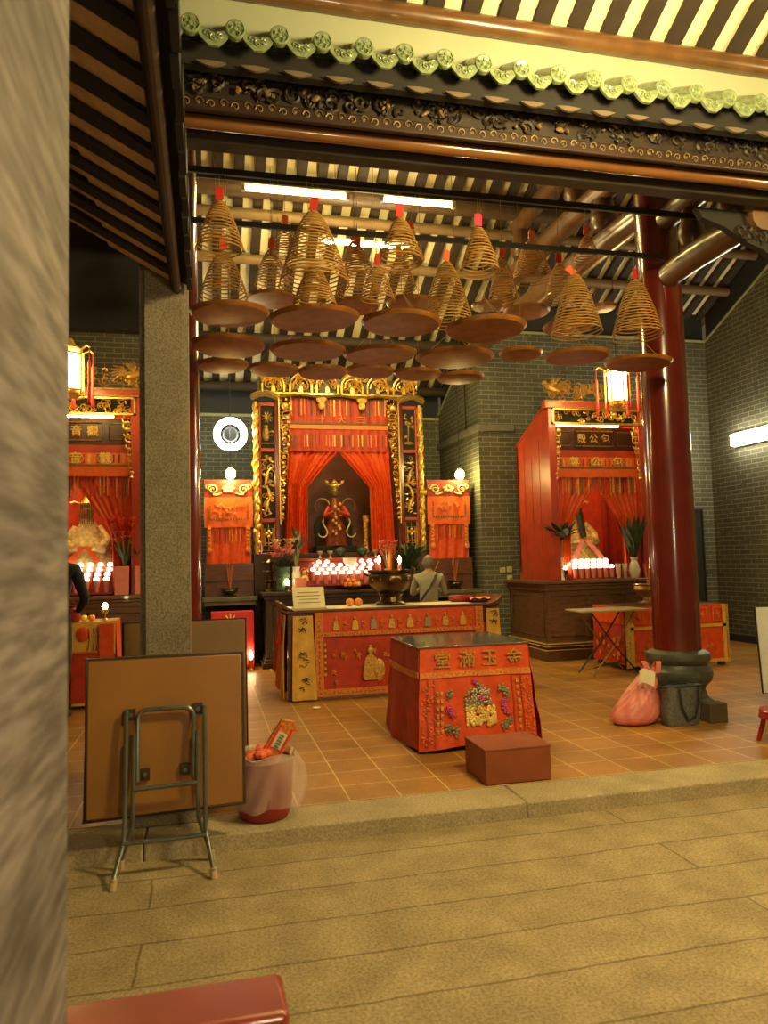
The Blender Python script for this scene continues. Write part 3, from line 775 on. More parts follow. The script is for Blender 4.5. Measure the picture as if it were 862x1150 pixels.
lantern('glowing hexagonal lantern with red tassels before the shrine beside the red column', 5.46, 9.0, 3.88)
lantern('glowing hexagonal lantern with red tassels before the shrine in the dark side bay', -1.51, 9.0, 3.84)

# ================================================================== CLOTH HELPERS
def curtain(name, label, parent_loc, xl, xr, z0, z1, folds, amp, m, y=0, nv=26, cat='curtain', group=None, nu=None):
    """xl(v), xr(v): edges at height fraction v (0 top, 1 bottom)"""
    M = MB(); nu = nu or folds*6
    ph = R.uniform(0, 6)
    def fn(u, v):
        a, b = xl(v), xr(v); x = a+(b-a)*u
        k = min(1, .35+v*1.1)
        return (x, y+amp*k*sin(u*folds*2*pi+ph+1.2*sin(v*2))+amp*.4*sin(u*folds*4.7+v*3), z1+(z0-z1)*v)
    M.sheet(fn, nu, nv, .006)
    o = M.build(name, m, loc=parent_loc, angle=60); tag(o, label, cat, group)
    return o
def strips(parent, x0, x1, z0, z1, y, n, rnd, mats=None, name='ribbon'):
    """little embroidered hanging ribbons (one mesh, several silks)"""
    mats = mats or [m_embro, m_clothd, m_greenst, m_blue, m_embro2]
    M = MB()
    for i in range(n):
        x = x0+(x1-x0)*(i+.5)/n+rnd.uniform(-.2, .2)*(x1-x0)/n; w = (x1-x0)/n*rnd.uniform(.12, .24)
        M.m = rnd.choice([0, 1, 1, 4, 2, 3, 4]); h = rnd.uniform(.85, 1)
        M.box(x-w, x+w, y-.006, y, z1-(z1-z0)*h, z1)
    return M.build(name, mats, parent)
def motif(M, x, z, y, s, rnd, kind='flower'):
    """raised embroidery: flower sprays or a robed standing figure"""
    if kind == 'flower':
        for k in range(5):
            a = 2*pi*k/5+rnd.uniform(-.2, .2); M.sph((x+s*.55*cos(a), y, z+s*.55*sin(a)), (s*.38, .008, s*.3), 7, 4)
        M.sph((x, y-.004, z), (s*.3, .01, s*.3), 7, 4)
        for k in range(2):
            a = rnd.uniform(3.6, 5.8); M.tube([(x, y, z), (x+s*cos(a), y, z+s*.8*sin(a)), (x+s*1.5*cos(a+.4), y, z+s*1.5*sin(a+.4))], .005, 4)
    else:
        M.prism([(x-s*.42, z-s), (x+s*.42, z-s), (x+s*.52, z-s*.75), (x+s*.34, z+.25*s), (x+s*.12, z+s*.48), (x-s*.12, z+s*.48), (x-s*.34, z+.25*s), (x-s*.5, z-s*.75)], 'y', y-.010, y)
        M.sph((x, y-.004, z+s*.68), (s*.18, .012, s*.23), 8, 5); M.sph((x, y-.004, z+s*.93), (s*.12, .01, s*.09), 6, 4)

# ================================================================== SIDE SHRINES
def side_shrine(cx, key, where, plaque, clothtext, mirror):
    Y0 = 9.95; sg = -1 if mirror else 1      # sg: side whose carved bird is large
    rn = random.Random(11 if mirror else 12)
    c = thing('shrine_cabinet', 'dark wooden altar cabinet with stepped base mouldings under the shrine '+where, 'cabinet', (cx, Y0, 0))
    M = MB(); M.box(-.94, .94, .06, 1.38, .36, 1.10); M.build('body', m_cabwood, c)
    M = MB()
    for a, b, p in ((FZ, .24, .0), (.24, .27, .02), (.27, .30, .035), (.30, .325, .02), (.325, .36, .045)):
        M.box(-1.01+p, 1.01-p, p, 1.38, a, b)
    M.build('base', m_cabwood, c, bevel=.006)
    M = MB()
    for z in (.255, .31, .345): M.box(-1.0, 1.0, -.004, .03, z-.006, z+.006)
    for z in (.255, .31, .345): M.box(-1.002, -.97, .0, 1.38, z-.006, z+.006)
    M.build('gilt_line', m_goldp, c)
    M = MB(); M.box(-1.03, 1.03, -.03, 1.40, 1.20, 1.25); M.box(-.99, .99, .01, 1.40, 1.16, 1.20); M.box(-.97, .97, .03, 1.39, 1.10, 1.16); M.build('top', m_cabwood, c, bevel=.008)
    M = MB()
    for a, b in ((-.88, -.32), (-.28, .28), (.32, .88)): M.tube([(a, .058, .44), (b, .058, .44), (b, .058, 1.02), (a, .058, 1.02)], .012, 6, closed=True)
    M.tube([(-.942, .15, .44), (-.942, 1.25, .44), (-.942, 1.25, 1.02), (-.942, .15, 1.02)], .012, 6, closed=True)
    M.build('panel_moulding', m_cabwood, c)
    # shrine proper
    s = thing('shrine', 'red wooden shrine with gilded openwork and a hanging name board '+where, 'shrine', (cx, Y0, 0))
    M = MB()
    for x in (-.80, .68):
        MB().box(x, x+.12, .07, .16, 1.25, 3.80).build('post', m_redwood, s, bevel=.008)
        MB().box(x, x+.07, 1.2, 1.27, 1.25, 3.40).build('post', m_redwood, s, bevel=.008)
    for x in (-.80, .76):
        M = MB(); M.prism([(.15, 1.3), (1.25, 1.3), (1.25, 3.38), (.15, 3.86)], 'x', x, x+.03)
        for k in range(1, 4): M.box(x-.006, x+.036, .15+.275*k-.006, .15+.275*k+.006, 1.3, 3.38)
        M.box(x-.008, x+.04, .12, 1.27, 1.25, 1.36)
        M.build('side_panel', m_redwood, s)
    M = MB(); M.box(-.78, .78, 1.24, 1.28, 1.25, 3.4); M.build('back_panel', m_clothd, s)
    M = MB(); M.prism([(.1, 3.86), (1.3, 3.38), (1.3, 3.42), (.1, 3.92)], 'x', -.80, .80); M.build('roof', m_redwood, s)
    M = MB(); M.box(-.86, .86, .03, .16, 3.80, 3.90); M.build('lintel', m_redwood, s, bevel=.012)
    M = MB(); M.box(-.86, .86, .02, .05, 3.885, 3.905); M.box(-.86, .86, .02, .05, 3.795, 3.81)
    M.build('gilt_edge', m_dullgold, s)
    M = MB(); carve(M, -.86, .86, 3.92, 4.22, .09, 64, rn, .075, .010)
    M.tube([(-.86, .09, 3.91), (.86, .09, 3.91)], .012, 5)
    M.build('crest_carving', m_oldgold, s)
    M = MB(); bx = -.72*sg      # carved bird
    M.sph((bx, .06, 4.10), (.13, .03, .06), 10, 6, Matrix.Rotation(.4*sg, 3, 'Y')); M.sph((bx-.12*sg, .06, 4.17), .038, 8, 6)
    M.tube([(bx-.05*sg, .06, 4.12), (bx-.12*sg, .06, 4.17), (bx-.18*sg, .06, 4.15)], [.04, .022, .004], 6)
    for k in range(5):
        a = -.2+.28*k; M.tube([(bx+.06*sg, .06, 4.09), (bx+sg*(.06+.14*cos(a)), .05, 4.09+.12*sin(a)), (bx+sg*(.06+.24*cos(a-.3)), .06, 4.09+.2*sin(a-.3))], [.02, .014, .004], 5)
    for k in range(4): M.tube([(bx, .05, 4.12), (bx-.02*sg+.03*k*sg, .03, 4.2), (bx+.05*k*sg, .04, 4.26)], [.018, .014, .003], 5)
    M.build('crest_bird', m_oldgold, s)
    M = MB(); M.box(-.74, .74, .05, .13, 3.77, 3.80); M.box(-.74, .74, .05, .13, 3.56, 3.585); carve(M, -.74, .74, 3.58, 3.78, .09, 30, rn, .06, .010)
    for x in (-.74, .715): M.box(x, x+.025, .05, .13, 3.56, 3.8)
    M.build('frieze_carving', m_gold, s)
    for q in (-1, 1):
        M = MB(); xa = q*.70
        for k in range(9):
            z = 3.5-.085*k; w = .12*(1-k/10)
            M.spiral((xa-q*w*.5, .09, z), w*.55+.012, 1.2, .010, start=rn.uniform(0, 6), n=10, sides=4); M.sph((xa-q*w*.6, .08, z-.03), (w*.3+.01, .014, .018), 6, 4)
        M.tube([(q*.72, .09, 3.57), (q*.71, .09, 3.1), (q*.70, .09, 2.78)], .012, 5); M.lathe([(0, -.06), (.03, -.03), (.02, 0), (.035, .04), (.015, .07)], c=(q*.69, .09, 2.78), n=10)
        M.build('corner_drop', m_gold, s)
    M = MB(); M.box(-.73, .73, .14, .155, 3.60, 3.80); M.build('frieze_board', m_black, s)
    M = MB(); M.bar((-.66, .24, 3.575), (.45, .24, 3.575), .016, n=8); M.build('strip_light', g_strip, s)
    M = MB(); M.box(-.70, .70, .20, .23, 3.19, 3.54); bd = M.build('board', m_plaque, s)
    M = MB(); M.tube([(-.315, .19, 3.25), (.315, .19, 3.25), (.315, .19, 3.48), (-.315, .19, 3.48)], .012, 6, closed=True); 
    for q in (-1, 1): M.tube([(q*.40, .19, 3.26), (q*.66, .19, 3.26), (q*.66, .19, 3.47), (q*.40, .19, 3.47)], .009, 5, closed=True)
    M.build('board_frame', m_dullgold, bd)
    for i, ch in enumerate(plaque): text(ch, .145, bd, (-.20+.20*i, .196, 3.365), m_embro, depth=.002)
    M = MB(); M.box(-.70, .70, .19, .23, 3.07, 3.19); M.build('red_rail', m_redwood, s, bevel=.006)
    # cloths (hung in the shrine)
    v = thing('shrine_valance', 'orange-red embroidered valance with gold characters in the shrine '+where, 'valance', (cx, Y0+.16, 0))
    M = MB()
    def fn(u, w): return (-.70+1.4*u, .0+.006*sin(u*60), 3.08-.27*w)
    M.sheet(fn, 60, 4, .006); vc = M.build('cloth', m_cloth2, v)
    M = MB()
    for i in range(60): M.box(-.70+1.4*i/60, -.70+1.4*(i+.7)/60, -.014, -.004, 2.905, 2.93)
    M.build('braid', m_greenst, v)
    M = MB()
    for i in range(100): M.box(-.70+.014*i, -.70+.014*(i+.72), -.012, -.003, 2.775, 2.90)
    M.build('fringe', m_cloth2, v)
    for i, ch in enumerate(clothtext):
        xx = -.36+.36*i; text(ch, .15, vc, (xx, -.016, 3.005), m_goldp)
        M = MB(); M.tube([(xx+.092*cos(a), -.012, 3.005+.066*sin(a)) for a in [2*pi*k/24 for k in range(24)]], .006, 5, closed=True); M.build('gold_ring', m_embro, vc)
    strips(vc, -.68, .68, 2.94, 3.06, -.006, 22, rn)
    # curtains, gathered to both sides
    za, zb = 1.30, 2.86
    tie = .52
    def edge(v): return -.02 if v < .09 else (-.02-.45*((v-.09)/(tie-.09))**.95 if v < tie else -.47-.02*sin((v-tie)*4))
    curtain('curtain', 'red curtain '+('outer wall' if mirror else 'brick pier')+' side, gathered beside the statue of the shrine '+('in the dark bay' if mirror else 'by the red column'), (cx, Y0+.24, 0), lambda v: -.70, lambda v: edge(v)+.05, za, zb, 7, .018, m_cloth, group='shrine curtains')
    curtain('curtain', 'red curtain '+('granite pillar' if mirror else 'outer wall')+' side, gathered beside the statue of the shrine '+('in the dark bay' if mirror else 'by the red column'), (cx, Y0+.22, 0), lambda v: -edge(v)-.05, lambda v: .70, za, zb, 7, .018, m_cloth, group='shrine curtains')
    v2 = thing('ribbon_fringe', 'row of narrow silk ribbons over the curtains of the shrine '+where, 'ribbons', (cx, Y0+.18, 0))
    strips(v2, -.68, .68, 2.50, 2.82, .0, 26, rn)
    M = MB(); M.box(-.70, .70, .0, .012, 2.80, 2.84); M.build('rail', m_embro2, v2)
    return c, s
side_shrine(5.72, 'R', 'beside the round red column', '殿公包', '尊公包', False)
side_shrine(-1.62, 'L', 'in the dark side bay', '殿音觀', '娘音觀', True)

# ---- seated robed statues
def statue(label, x, y, z, robe, face, s=1.0, beads=False, beard=True):
    t = thing('deity_statue', label, 'statue', (x, y, z))
    M = MB()
    def body(u, v):
        a = 2*pi*u; w = (.39*(1-v)**1.05+.075)*(1+.05*sin(a*6)*(1-v)); d = (.26*(1-v)**1.0+.075)*(1+.05*sin(a*6)*(1-v))
        return (s*w*cos(a), s*d*sin(a), s*(.70*v))
    M.sheet(body, 40, 14, .004); M.build('robe', robe, t, angle=60)
    for q in (-1, 1):
        M = MB(); M.tube([(q*.13*s, -.02, .58*s), (q*.25*s, -.08*s, .40*s), (q*.20*s, -.22*s, .30*s), (q*.09*s, -.27*s, .32*s)], [.06*s, .075*s, .07*s, .055*s], 10)
        M.build('sleeve', robe, t)
    M = MB(); M.lathe([(.0, -.11), (.05, -.10), (.075, -.06), (.088, 0), (.085, .05), (.06, .09), (0, .105)], c=(0, -.03*s, .80*s), n=16, sy=1.08)
    M.sph((0, -.03*s-.098, .79*s), (.013, .018, .022), 6, 5); M.sph((-.085, -.03*s, .79*s), (.012, .02, .03), 6, 5); M.sph((.085, -.03*s, .79*s), (.012, .02, .03), 6, 5)
    M.bar((0, 0, .62*s), (0, -.02*s, .74*s), .045, n=10)
    M.m = 1
    for q in (-1, 1): M.sph((q*.032, -.03*s-.085, .815*s), (.014, .01, .006), 6, 4)
    M.sph((0, -.03*s-.088, .748*s), (.022, .008, .006), 6, 4)
    M.build('head', [face, m_ink], t)
    M = MB(); M.lathe([(.092, 0), (.098, .03), (.10, .06), (.07, .10), (.035, .15), (.02, .19), (.028, .215), (0, .24)], c=(0, -.03*s, .85*s), n=16)
    for q in (-1, 1): M.tube([(q*.07, -.03*s, .89*s), (q*.16, -.03*s, .93*s), (q*.21, -.03*s, .91*s)], [.016, .014, .02], 6)
    for i in range(7): M.sph((-.09+.03*i, -.03*s-.095, .90*s), .014, 6, 5)
    M.build('crown', m_gold, t)
    if beard:
        M = MB()
        def bd(u, v): return ((u-.5)*(.13-.03*v), -.03*s-.098-.02*sin(pi*u)-.12*v, .765*s-.40*v)
        M.sheet(bd, 8, 6, .008); M.build('beard', m_hairb, t)
    if beads:
        for i in range(9):
            xx = -.088+.022*i; M = MB(); M.bar((xx, -.03*s-.125, .89*s), (xx, -.03*s-.135, .62*s), .005, n=5); M.build('bead_string', m_dullgold, t)
    for q in (-1, 1):
        M = MB()
        def rb(u, v, q=q): return (q*(.03+.20*v)+(u-.5)*.09, -.27-.10*v, .33*s-.30*v)
        M.sheet(rb, 3, 6, .006); M.build('ribbon', m_pinkpaper if not beads else m_cloth2, t)
    M = MB(); M.box(-.36*s, .36*s, -.28*s, .26*s, -.14, .0); M.build('seat', m_redwood, t, bevel=.01)
    return t
statue('seated dark-faced statue in gold brocade with long black beard near the red column', 5.68, 10.75, 1.53, m_robe, m_facedark, 1.0)
statue('seated statue in pale yellow brocade with a bead veil in the dark side bay', -1.56, 10.70, 1.55, m_robew, m_face, 1.02, beads=True, beard=False)

# ---- candle cups
def candle_proto():
    t = thing('candle', 'x', 'candle', (0, 0, 0))
    MB().lathe([(0, 0), (.026, 0), (.030, .01), (.027, .03), (.032, .12), (.034, .145)], n=12).build('cup', m_pinkglass, t)
    MB().lathe([(.032, .145), (.038, .155), (.039, .168), (.032, .186), (.016, .195), (0, .197)], n=12).build('flame_cap', g_cand, t)
    return t
CP = candle_proto(); cp_used = False
def candle(x, y, z, label, group):
    global cp_used
    if not cp_used: cp_used = True; o = CP; o.location = (x, y, z)
    else: o = dup(CP, (x, y, z))
    o['label'] = label; o['group'] = group
def stand(x0, x1, y0, dy, z0, dz, n, label):
    M = MB()
    for k in range(n): M.box(x0, x1, y0+dy*(k-.5), y0+dy*(n-.5), z0+dz*k-(.0 if k else 0)-.001-(dz if k else .02)+(0), z0+dz*k-.001)
    o = M.build('candle_stand', m_redwood); tag(o, label, 'stand')
rows = ['front', 'second', 'third', 'back']
# central bank
stand(1.44, 2.66, 11.02, .095, 1.275, .056, 4, 'stepped red wooden stand carrying the candles before the central statue')
for k, xs in enumerate(([1.60+.122*i for i in range(7)], [1.545+.122*i for i in range(8)], [1.605+.122*i for i in range(8)], [1.66, 1.79, 2.20, 2.33, 2.45, 2.57])):
    for i, x in enumerate(xs):
        candle(x+R.uniform(-.006, .006), 11.02+.095*k, 1.276+.056*k, f'glowing pink candle, {ORD[i]} from the vases in the {rows[k]} row before the central statue', 'candles before the central statue')
stand(5.24, 6.02, 10.13, .085, 1.27, .045, 3, 'stepped red wooden stand carrying the candles in the shrine beside the red column')
for k in range(3):
    for i in range(7):
        candle(5.31+.101*i-(.05 if k % 2 else 0), 10.13+.085*k, 1.271+.045*k, f'pink candle, {ORD[i]} from the spiky plant in the {rows[k]} row near the red column', 'candles near the red column')
stand(-1.90, -1.17, 10.08, .085, 1.29, .062, 4, 'stepped red wooden stand carrying the candles in the shrine of the dark side bay')
for k in range(4):
    for i in range(5):
        candle(-1.23-.122*i-(.015 if k < 2 else 0), 10.08+.085*k, 1.291+.062*k, f'glowing pink candle, {ORD[i]} from the pink box in the {rows[k]} row of the dark bay', 'candles in the dark bay')

# ================================================================== CENTRAL SHRINE
def central():
    CX, Y = 2.08, 11.6
    s = thing('central_shrine', 'great gilded red shrine with black carved side panels in the middle of the hall', 'shrine', (CX, Y, 0))
    rn = random.Random(21)
    M = MB(); M.box(-1.38, 1.38, -.02, 1.6, FZ, 1.75); M.build('base', m_darkwood, s, bevel=.01)
    for q in (-1, 1):
        def X(a, b): return (min(q*a, q*b), max(q*a, q*b))
        M = MB(); M.box(*X(.97, 1.04), -.02, .06, 1.75, 4.28); M.build('red_post', m_lacq, s, bevel=.01)
        M = MB(); M.box(*X(1.02, 1.28), .02, .06, 1.75, 4.15); M.build('panel_board', m_black, s)
        M = MB()
        for z in (1.72, 2.24, 3.34, 4.06): M.box(*X(1.02, 1.27), -.01, .03, z, z+.055)
        M.box(*X(1.245, 1.275), -.01, .03, 1.72, 4.1); M.build('panel_frame', m_redwood, s, bevel=.006)
        # upper panel: gilt vase of flowers
        M = MB(); xc = q*1.145
        if q < 0:
            M.lathe([(.03, 0), (.055, .06), (.05, .14), (.025, .2), (.04, .24)], c=(xc-.02, .015, 3.52), n=10, sy=.2)
            for k in range(9):
                a = 2*pi*k/9; M.tube([(xc, .0, 3.88), (xc+.05*cos(a), -.005, 3.88+.06*sin(a)), (xc+.09*cos(a), 0, 3.88+.10*sin(a))], [.012, .016, .004], 5)
            M.spiral((xc+.06, .0, 3.62), .05, 1.2, .014, n=12, sides=5); M.bar((xc-.09, .0, 3.47), (xc+.09, .0, 3.47), .014, n=6)
        else:
            for k in range(16): M.sph((xc+rn.uniform(-.07, .07), .01, 3.86+rn.uniform(-.09, .11)), (.035, .012, .022), 6, 4, Matrix.Rotation(rn.uniform(0, 3), 3, 'Y'))
            M.bar((xc-.02, .01, 3.5), (xc, .01, 3.8), .014, n=6); M.sph((xc, .01, 3.5), (.09, .012, .03), 8, 4); M.sph((xc-.05, .0, 3.6), (.03, .012, .03), 8, 4)
        M.build('flower_relief', m_dullgold, s)
        # middle panel: cranes among branches
        M = MB()
        for cz, sc in ((2.95, 1), (2.68, -1), (2.50, 1)):
            M.tube([(xc-.05*sc, 0, cz-.12), (xc-.02*sc, -.01, cz), (xc+.0*sc, -.01, cz+.08), (xc+.045*sc, 0, cz+.14), (xc+.075*sc, 0, cz+.13)], [.008, .034, .018, .012, .004], 6)
            M.tube([(xc-.02*sc, 0, cz), (xc-.09*sc, -.01, cz+.03)], [.03, .004], 6)
        for k in range(26): M.sph((xc+rn.uniform(-.09, .09), .01, rn.uniform(2.34, 3.28)), (.035, .014, .014), 6, 4, Matrix.Rotation(rn.uniform(-1, 1), 3, 'Y'))
        for k in range(16):
            z = rn.uniform(2.38, 3.26); M.spiral((xc+rn.uniform(-.07, .07), .01, z), .042, 1, .008, start=rn.uniform(0, 6), n=8, sides=4)
        M.build('crane_relief', m_gold, s)
        # lower panel: fretwork
        M = MB()
        for w, h in ((.095, .21), (.06, .13)): M.tube([(xc-w, .01, 2.01-h), (xc+w, .01, 2.01-h), (xc+w, .01, 2.01+h), (xc-w, .01, 2.01+h)], .013, 4, closed=True)
        M.bar((xc, .01, 1.80), (xc, .01, 2.22), .008, n=4); M.bar((xc-.095, .01, 2.06), (xc+.095, .01, 2.06), .008, n=4); M.bar((xc-.06, .01, 1.92), (xc+.06, .01, 1.92), .008, n=4)
        for k in range(4):
            a = pi/2*k; M.sph((xc+.03*cos(a), .0, 2.06+.04*sin(a)), (.028, .012, .028), 6, 4)
        M.build('fret_relief', m_gold, s)
        # twisted gilt outer column
        M = MB(); M.bar((q*1.325, -.02, 1.75), (q*1.325, -.02, 4.12), .032, n=10)
        for ph in (0, 2*pi/3, 4*pi/3): M.tube([(q*1.325+.036*cos(k*.55+ph), -.02+.036*sin(k*.55+ph), 1.78+k*.036) for k in range(65)], .016, 5)
        for k in range(14): M.sph((q*1.325+rn.uniform(-.04, .04), -.055, rn.uniform(1.9, 4.0)), (.035, .02, .05), 6, 4)
        M.build('twisted_column', m_gold, s)
        # arched cornice over the panels
        M = MB(); pts = [(q*(.97+.42*k/8), -.05, 4.17+.07*sin(pi*k/8)) for k in range(9)]
        M.tube(pts, .04, 8); M.tube([(a, b-.02, c+.05) for a, b, c in pts], .014, 5)
        for k in range(10): M.sph((q*(1.0+.037*k), -.09, 4.175+.066*sin(pi*(k+.5)/10)), .013, 6, 4)
        M.build('cornice', m_dullgold, s)
        # inner carved drop along the curtain
        M = MB(); M.box(*X(.955, .972), -.05, .0, 2.2, 4.24)
        for k in range(22):
            t = k/21; z = 4.18-1.9*t; w = .20*(1-t)**1.2+.03
            M.spiral((q*(.95-w*.5), -.04, z), w*.42+.01, 1.15, .010, start=rn.uniform(0, 6), n=10, sides=4)
            M.sph((q*(.95-w*rn.uniform(.3, .9)), -.05, z+rn.uniform(-.03, .03)), (.030, .016, .018), 6, 4, Matrix.Rotation(rn.uniform(-1, 1), 3, 'Y'))
        for k in range(8): M.tube([(q*.78, -.03, 4.1-.05*k), (q*(.80+.02*(k % 2)), -.03, 4.08-.05*k), (q*.95, -.03, 4.06-.05*k)], .006, 4)
        M.sph((q*.87, -.06, 4.06), (.055, .03, .055), 10, 6)
        M.build('carved_drop', m_gold, s)
    # crest of pierced carving, with arcades
    M = MB(); M.box(-1.3, 1.3, -.06, -.02, 4.245, 4.275)
    carve(M, -1.28, 1.28, 4.30, 4.72, -.06, 110, rn, .085, .012)
    for cx in (-1.05, -.62, -.2, .2, .62, 1.05):
        M.tube([(cx+.17*cos(a), -.075, 4.36+.20*sin(a)) for a in [pi*k/12 for k in range(13)]], .017, 5)
        M.tube([(cx+.12*cos(a), -.075, 4.36+.14*sin(a)) for a in [pi*k/12 for k in range(13)]], .010, 5)
        for d in (-.17, .17): M.bar((cx+d, -.075, 4.27), (cx+d, -.075, 4.40), .02, n=6)
        M.prism([(cx-.035, 4.28), (cx+.035, 4.28), (cx+.02, 4.37), (cx-.02, 4.37)], 'y', -.09, -.06); M.sph((cx, -.075, 4.395), .022, 7, 5)
    M.build('crest_carving', m_gold, s)
    M = MB(); M.box(-1.28, 1.28, -.02, .02, 4.24, 4.52); M.build('crest_board', m_darkwood, s)
    M = MB()
    pts = [(-.95+1.9*k/24, -.05, 4.20+.045*abs(sin(pi*k/8))) for k in range(25)]
    M.tube(pts, .022, 6); M.build('scalloped_rail', m_dullgold, s)
    M = MB(); M.bar((-.6, .10, 4.20), (.5, .10, 4.20), .012, n=6); M.build('strip_light', g_strip, s)
    for x in (-.29, .36):
        M = MB(); M.lathe([(0, -.09), (.045, -.07), (.06, -.02), (.045, .02), (.085, .06), (.09, .085), (0, .10)], c=(x, -.06, 4.10), n=12); M.build('gilt_lotus', m_goldp, s)
    # recess behind the curtains
    M = MB(); M.box(-.95, .95, 1.30, 1.36, 1.75, 4.2); M.box(-.98, -.95, .06, 1.36, 1.75, 4.2); M.box(.95, .98, .06, 1.36, 1.75, 4.2); M.box(-.95, .95, .02, 1.36, 4.2, 4.24)
    M.build('inner_wall', mat('brown_inner_wall', (.13, .045, .022), .5, var=.2), s)
    for x in (-.60, .44):
        M = MB(); M.lathe([(.05, 0), (.045, .05), (.035, .1), (.04, .5), (.05, .55), (.055, .6)], c=(x, .25, 1.75), n=10)
        for k in range(9): M.sph((x+rn.uniform(-.03, .03), .21, 1.82+.055*k), (.03, .02, .03), 6, 4)
        M.build('gilt_post', m_gold, s)
    # upper valance
    v = thing('shrine_valance', 'red embroidered valance with tassel strips at the top of the great central shrine', 'valance', (CX, Y+.05, 0))
    M = MB()
    def fn(u, w): return (-.80+1.6*u, .008*sin(u*70), 4.22-.86*w)
    M.sheet(fn, 70, 6, .006); M.build('cloth', m_clothd, v)
    strips(v, -.78, .78, 3.92, 4.20, -.012, 30, rn, [m_embro, m_clothd, m_greenst, m_blue, m_embro2], 'tassel_strip')
    M = MB()
    for i in range(70): M.box(-.80+1.6*i/70, -.80+1.6*(i+.7)/70, -.02, -.008, 3.79, 3.825)
    M.build('braid', m_greenst, v)
    M = MB(); M.box(-.80, .80, -.018, -.008, 3.72, 3.785); M.build('band', m_embro2, v)
    for i, ch in enumerate('十大三'): text(ch, .13, v, (-.28+.32*i, -.02, 3.87), m_embro2)
    strips(v, -.78, .78, 3.42, 3.63, -.012, 32, rn, None, 'tassel_strip')
    # big curtains
    def e(v): return -.0 if v < .16 else (-.53*((v-.16)/.29)**.95 if v < .45 else -.53-.02*(v-.45))
    curtain('curtain', 'large orange-red satin curtain drawn aside on the vase side of the central statue', (CX, Y+.10, 0), lambda v: -.80-.10*v, lambda v: e(v)+.02, 1.66, 3.72, 9, .03, m_cloth, nv=44, group='shrine curtains')
    curtain('curtain', 'large orange-red satin curtain drawn aside on the worshipper side of the central statue', (CX, Y+.08, 0), lambda v: -e(v)-.04, lambda v: .80+.10*v, 1.66, 3.72, 9, .03, m_cloth, nv=44, group='shrine curtains')
    # the statue: gilt standing figure with ribbons
    t = thing('deity_statue', 'small gilded standing statue with looping ribbons behind the central curtains', 'statue', (CX-.02, Y+.5, 1.75))
    M = MB(); M.box(-.34, .34, -.15, .25, 0, .12); M.build('seat', m_black, t, bevel=.02)
    M = MB(); M.prism([(-.30, .1), (.30, .1), (.33, .45), (.26, .62), (-.26, .62), (-.33, .45)], 'y', .16, .22); M.build('seat_back', m_black, t, bevel=.01)
    M = MB()
    def body(u, w):
        a = 2*pi*u; q = (.16*(1-w)**.8+.06)*(1+.06*sin(a*7)*(1-w)); return (q*cos(a), .75*q*sin(a), .12+.78*w)
    M.sheet(body, 36, 12, .004); M.build('robe', mat('red_gold_robe', (.20, .04, .012), .45, metal=.3, var=.5, scale=24), t, angle=60)
    M = MB(); M.lathe([(0, -.09), (.045, -.08), (.07, -.02), (.068, .04), (.045, .08), (0, .09)], c=(0, -.02, 1.02), n=14); M.sph((0, -.09, 1.01), (.012, .014, .018), 6, 5)
    for q in (-1, 1): M.sph((q*.07, -.02, 1.0), (.012, .016, .03), 6, 4)
    M.build('head', m_dullgold, t)
    M = MB(); M.lathe([(.072, 0), (.078, .03), (.055, .06), (.06, .08), (.025, .12), (0, .14)], c=(0, -.02, 1.07), n=12)
    for q in (-1, 1):
        M.tube([(q*.06, -.02, 1.12), (q*.12, -.02, 1.14), (q*.16, -.02, 1.20)], [.012, .014, .004], 6); M.sph((q*.13, -.03, 1.17), (.028, .012, .022), 8, 5)
    M.build('crown', m_gold, t)
    for q in (-1, 1):
        M = MB(); M.tube([(q*.12, -.08, .74), (q*.19, -.17, .60), (q*.05, -.20, .66)], [.04, .05, .03], 8); M.build('sleeve', m_clothd, t)
        M = MB(); M.tube([(q*(.22+.115*cos(a)), -.04-.02*a, .77+.12*sin(a)) for a in [pi*.95-k*.30 for k in range(13)]], .012, 6); M.build('upper_ribbon', m_dullgold, t)
        M = MB(); M.tube([(q*.17, -.1, .62), (q*.205, -.12, .57), (q*.225, -.14, .51), (q*.21, -.15, .45), (q*.18, -.16, .40), (q*.16, -.17, .35)]+[(q*(.235+.075*cos(a)), -.18, .33+.075*sin(a)) for a in [pi+k*.33 for k in range(10)]], .012, 6); M.build('lower_ribbon', m_robew, t)
    M = MB()
    for k in range(12): M.sph((rn.uniform(-.09, .09), -.15-.04*(1-k/12), .3+.045*k), (.028, .02, .028), 6, 4)
    M.build('gilt_ornaments', m_gold, t)
    # pedestal shelf under it with little cups
    M = MB(); M.box(-.75, .80, -.28, -.03, 1.18, 1.62); M.box(-.80, .85, -.31, -.03, 1.62, 1.665)
    o = M.build('offering_shelf', m_redwood, loc=(CX-.03, Y, 0), bevel=.008); tag(o, 'red wooden shelf between the candles and the central statue', 'shelf')
    M = MB(); M.lathe([(.11, 0), (.115, .03), (.08, .07), (.065, .2), (.08, .27), (.105, .30), (.11, .36)], n=18); o = M.build('white_pedestal', m_paper, loc=(CX+.05, Y-.36, 1.30)); tag(o, 'white china pedestal standing among the candles before the central statue', 'pedestal')
    for i, (x, lab) in enumerate(((-.38, 'white offering cup beside the yellow figurine'), (-.22, 'white offering cup near the white pedestal, vase side'), (.34, 'white offering cup near the white pedestal, burner side'), (.50, 'white offering cup at the burner end of the shelf'))):
        o = MB().lathe([(.02, 0), (.03, .005), (.012, .02), (.012, .05), (.035, .07), (.05, .11), (.045, .11), (0, .075)], n=14).build('offering_cup', m_china, loc=(CX+x, Y-.17, 1.666)); tag(o, lab+' on the red shelf', 'cup', 'offering cups')
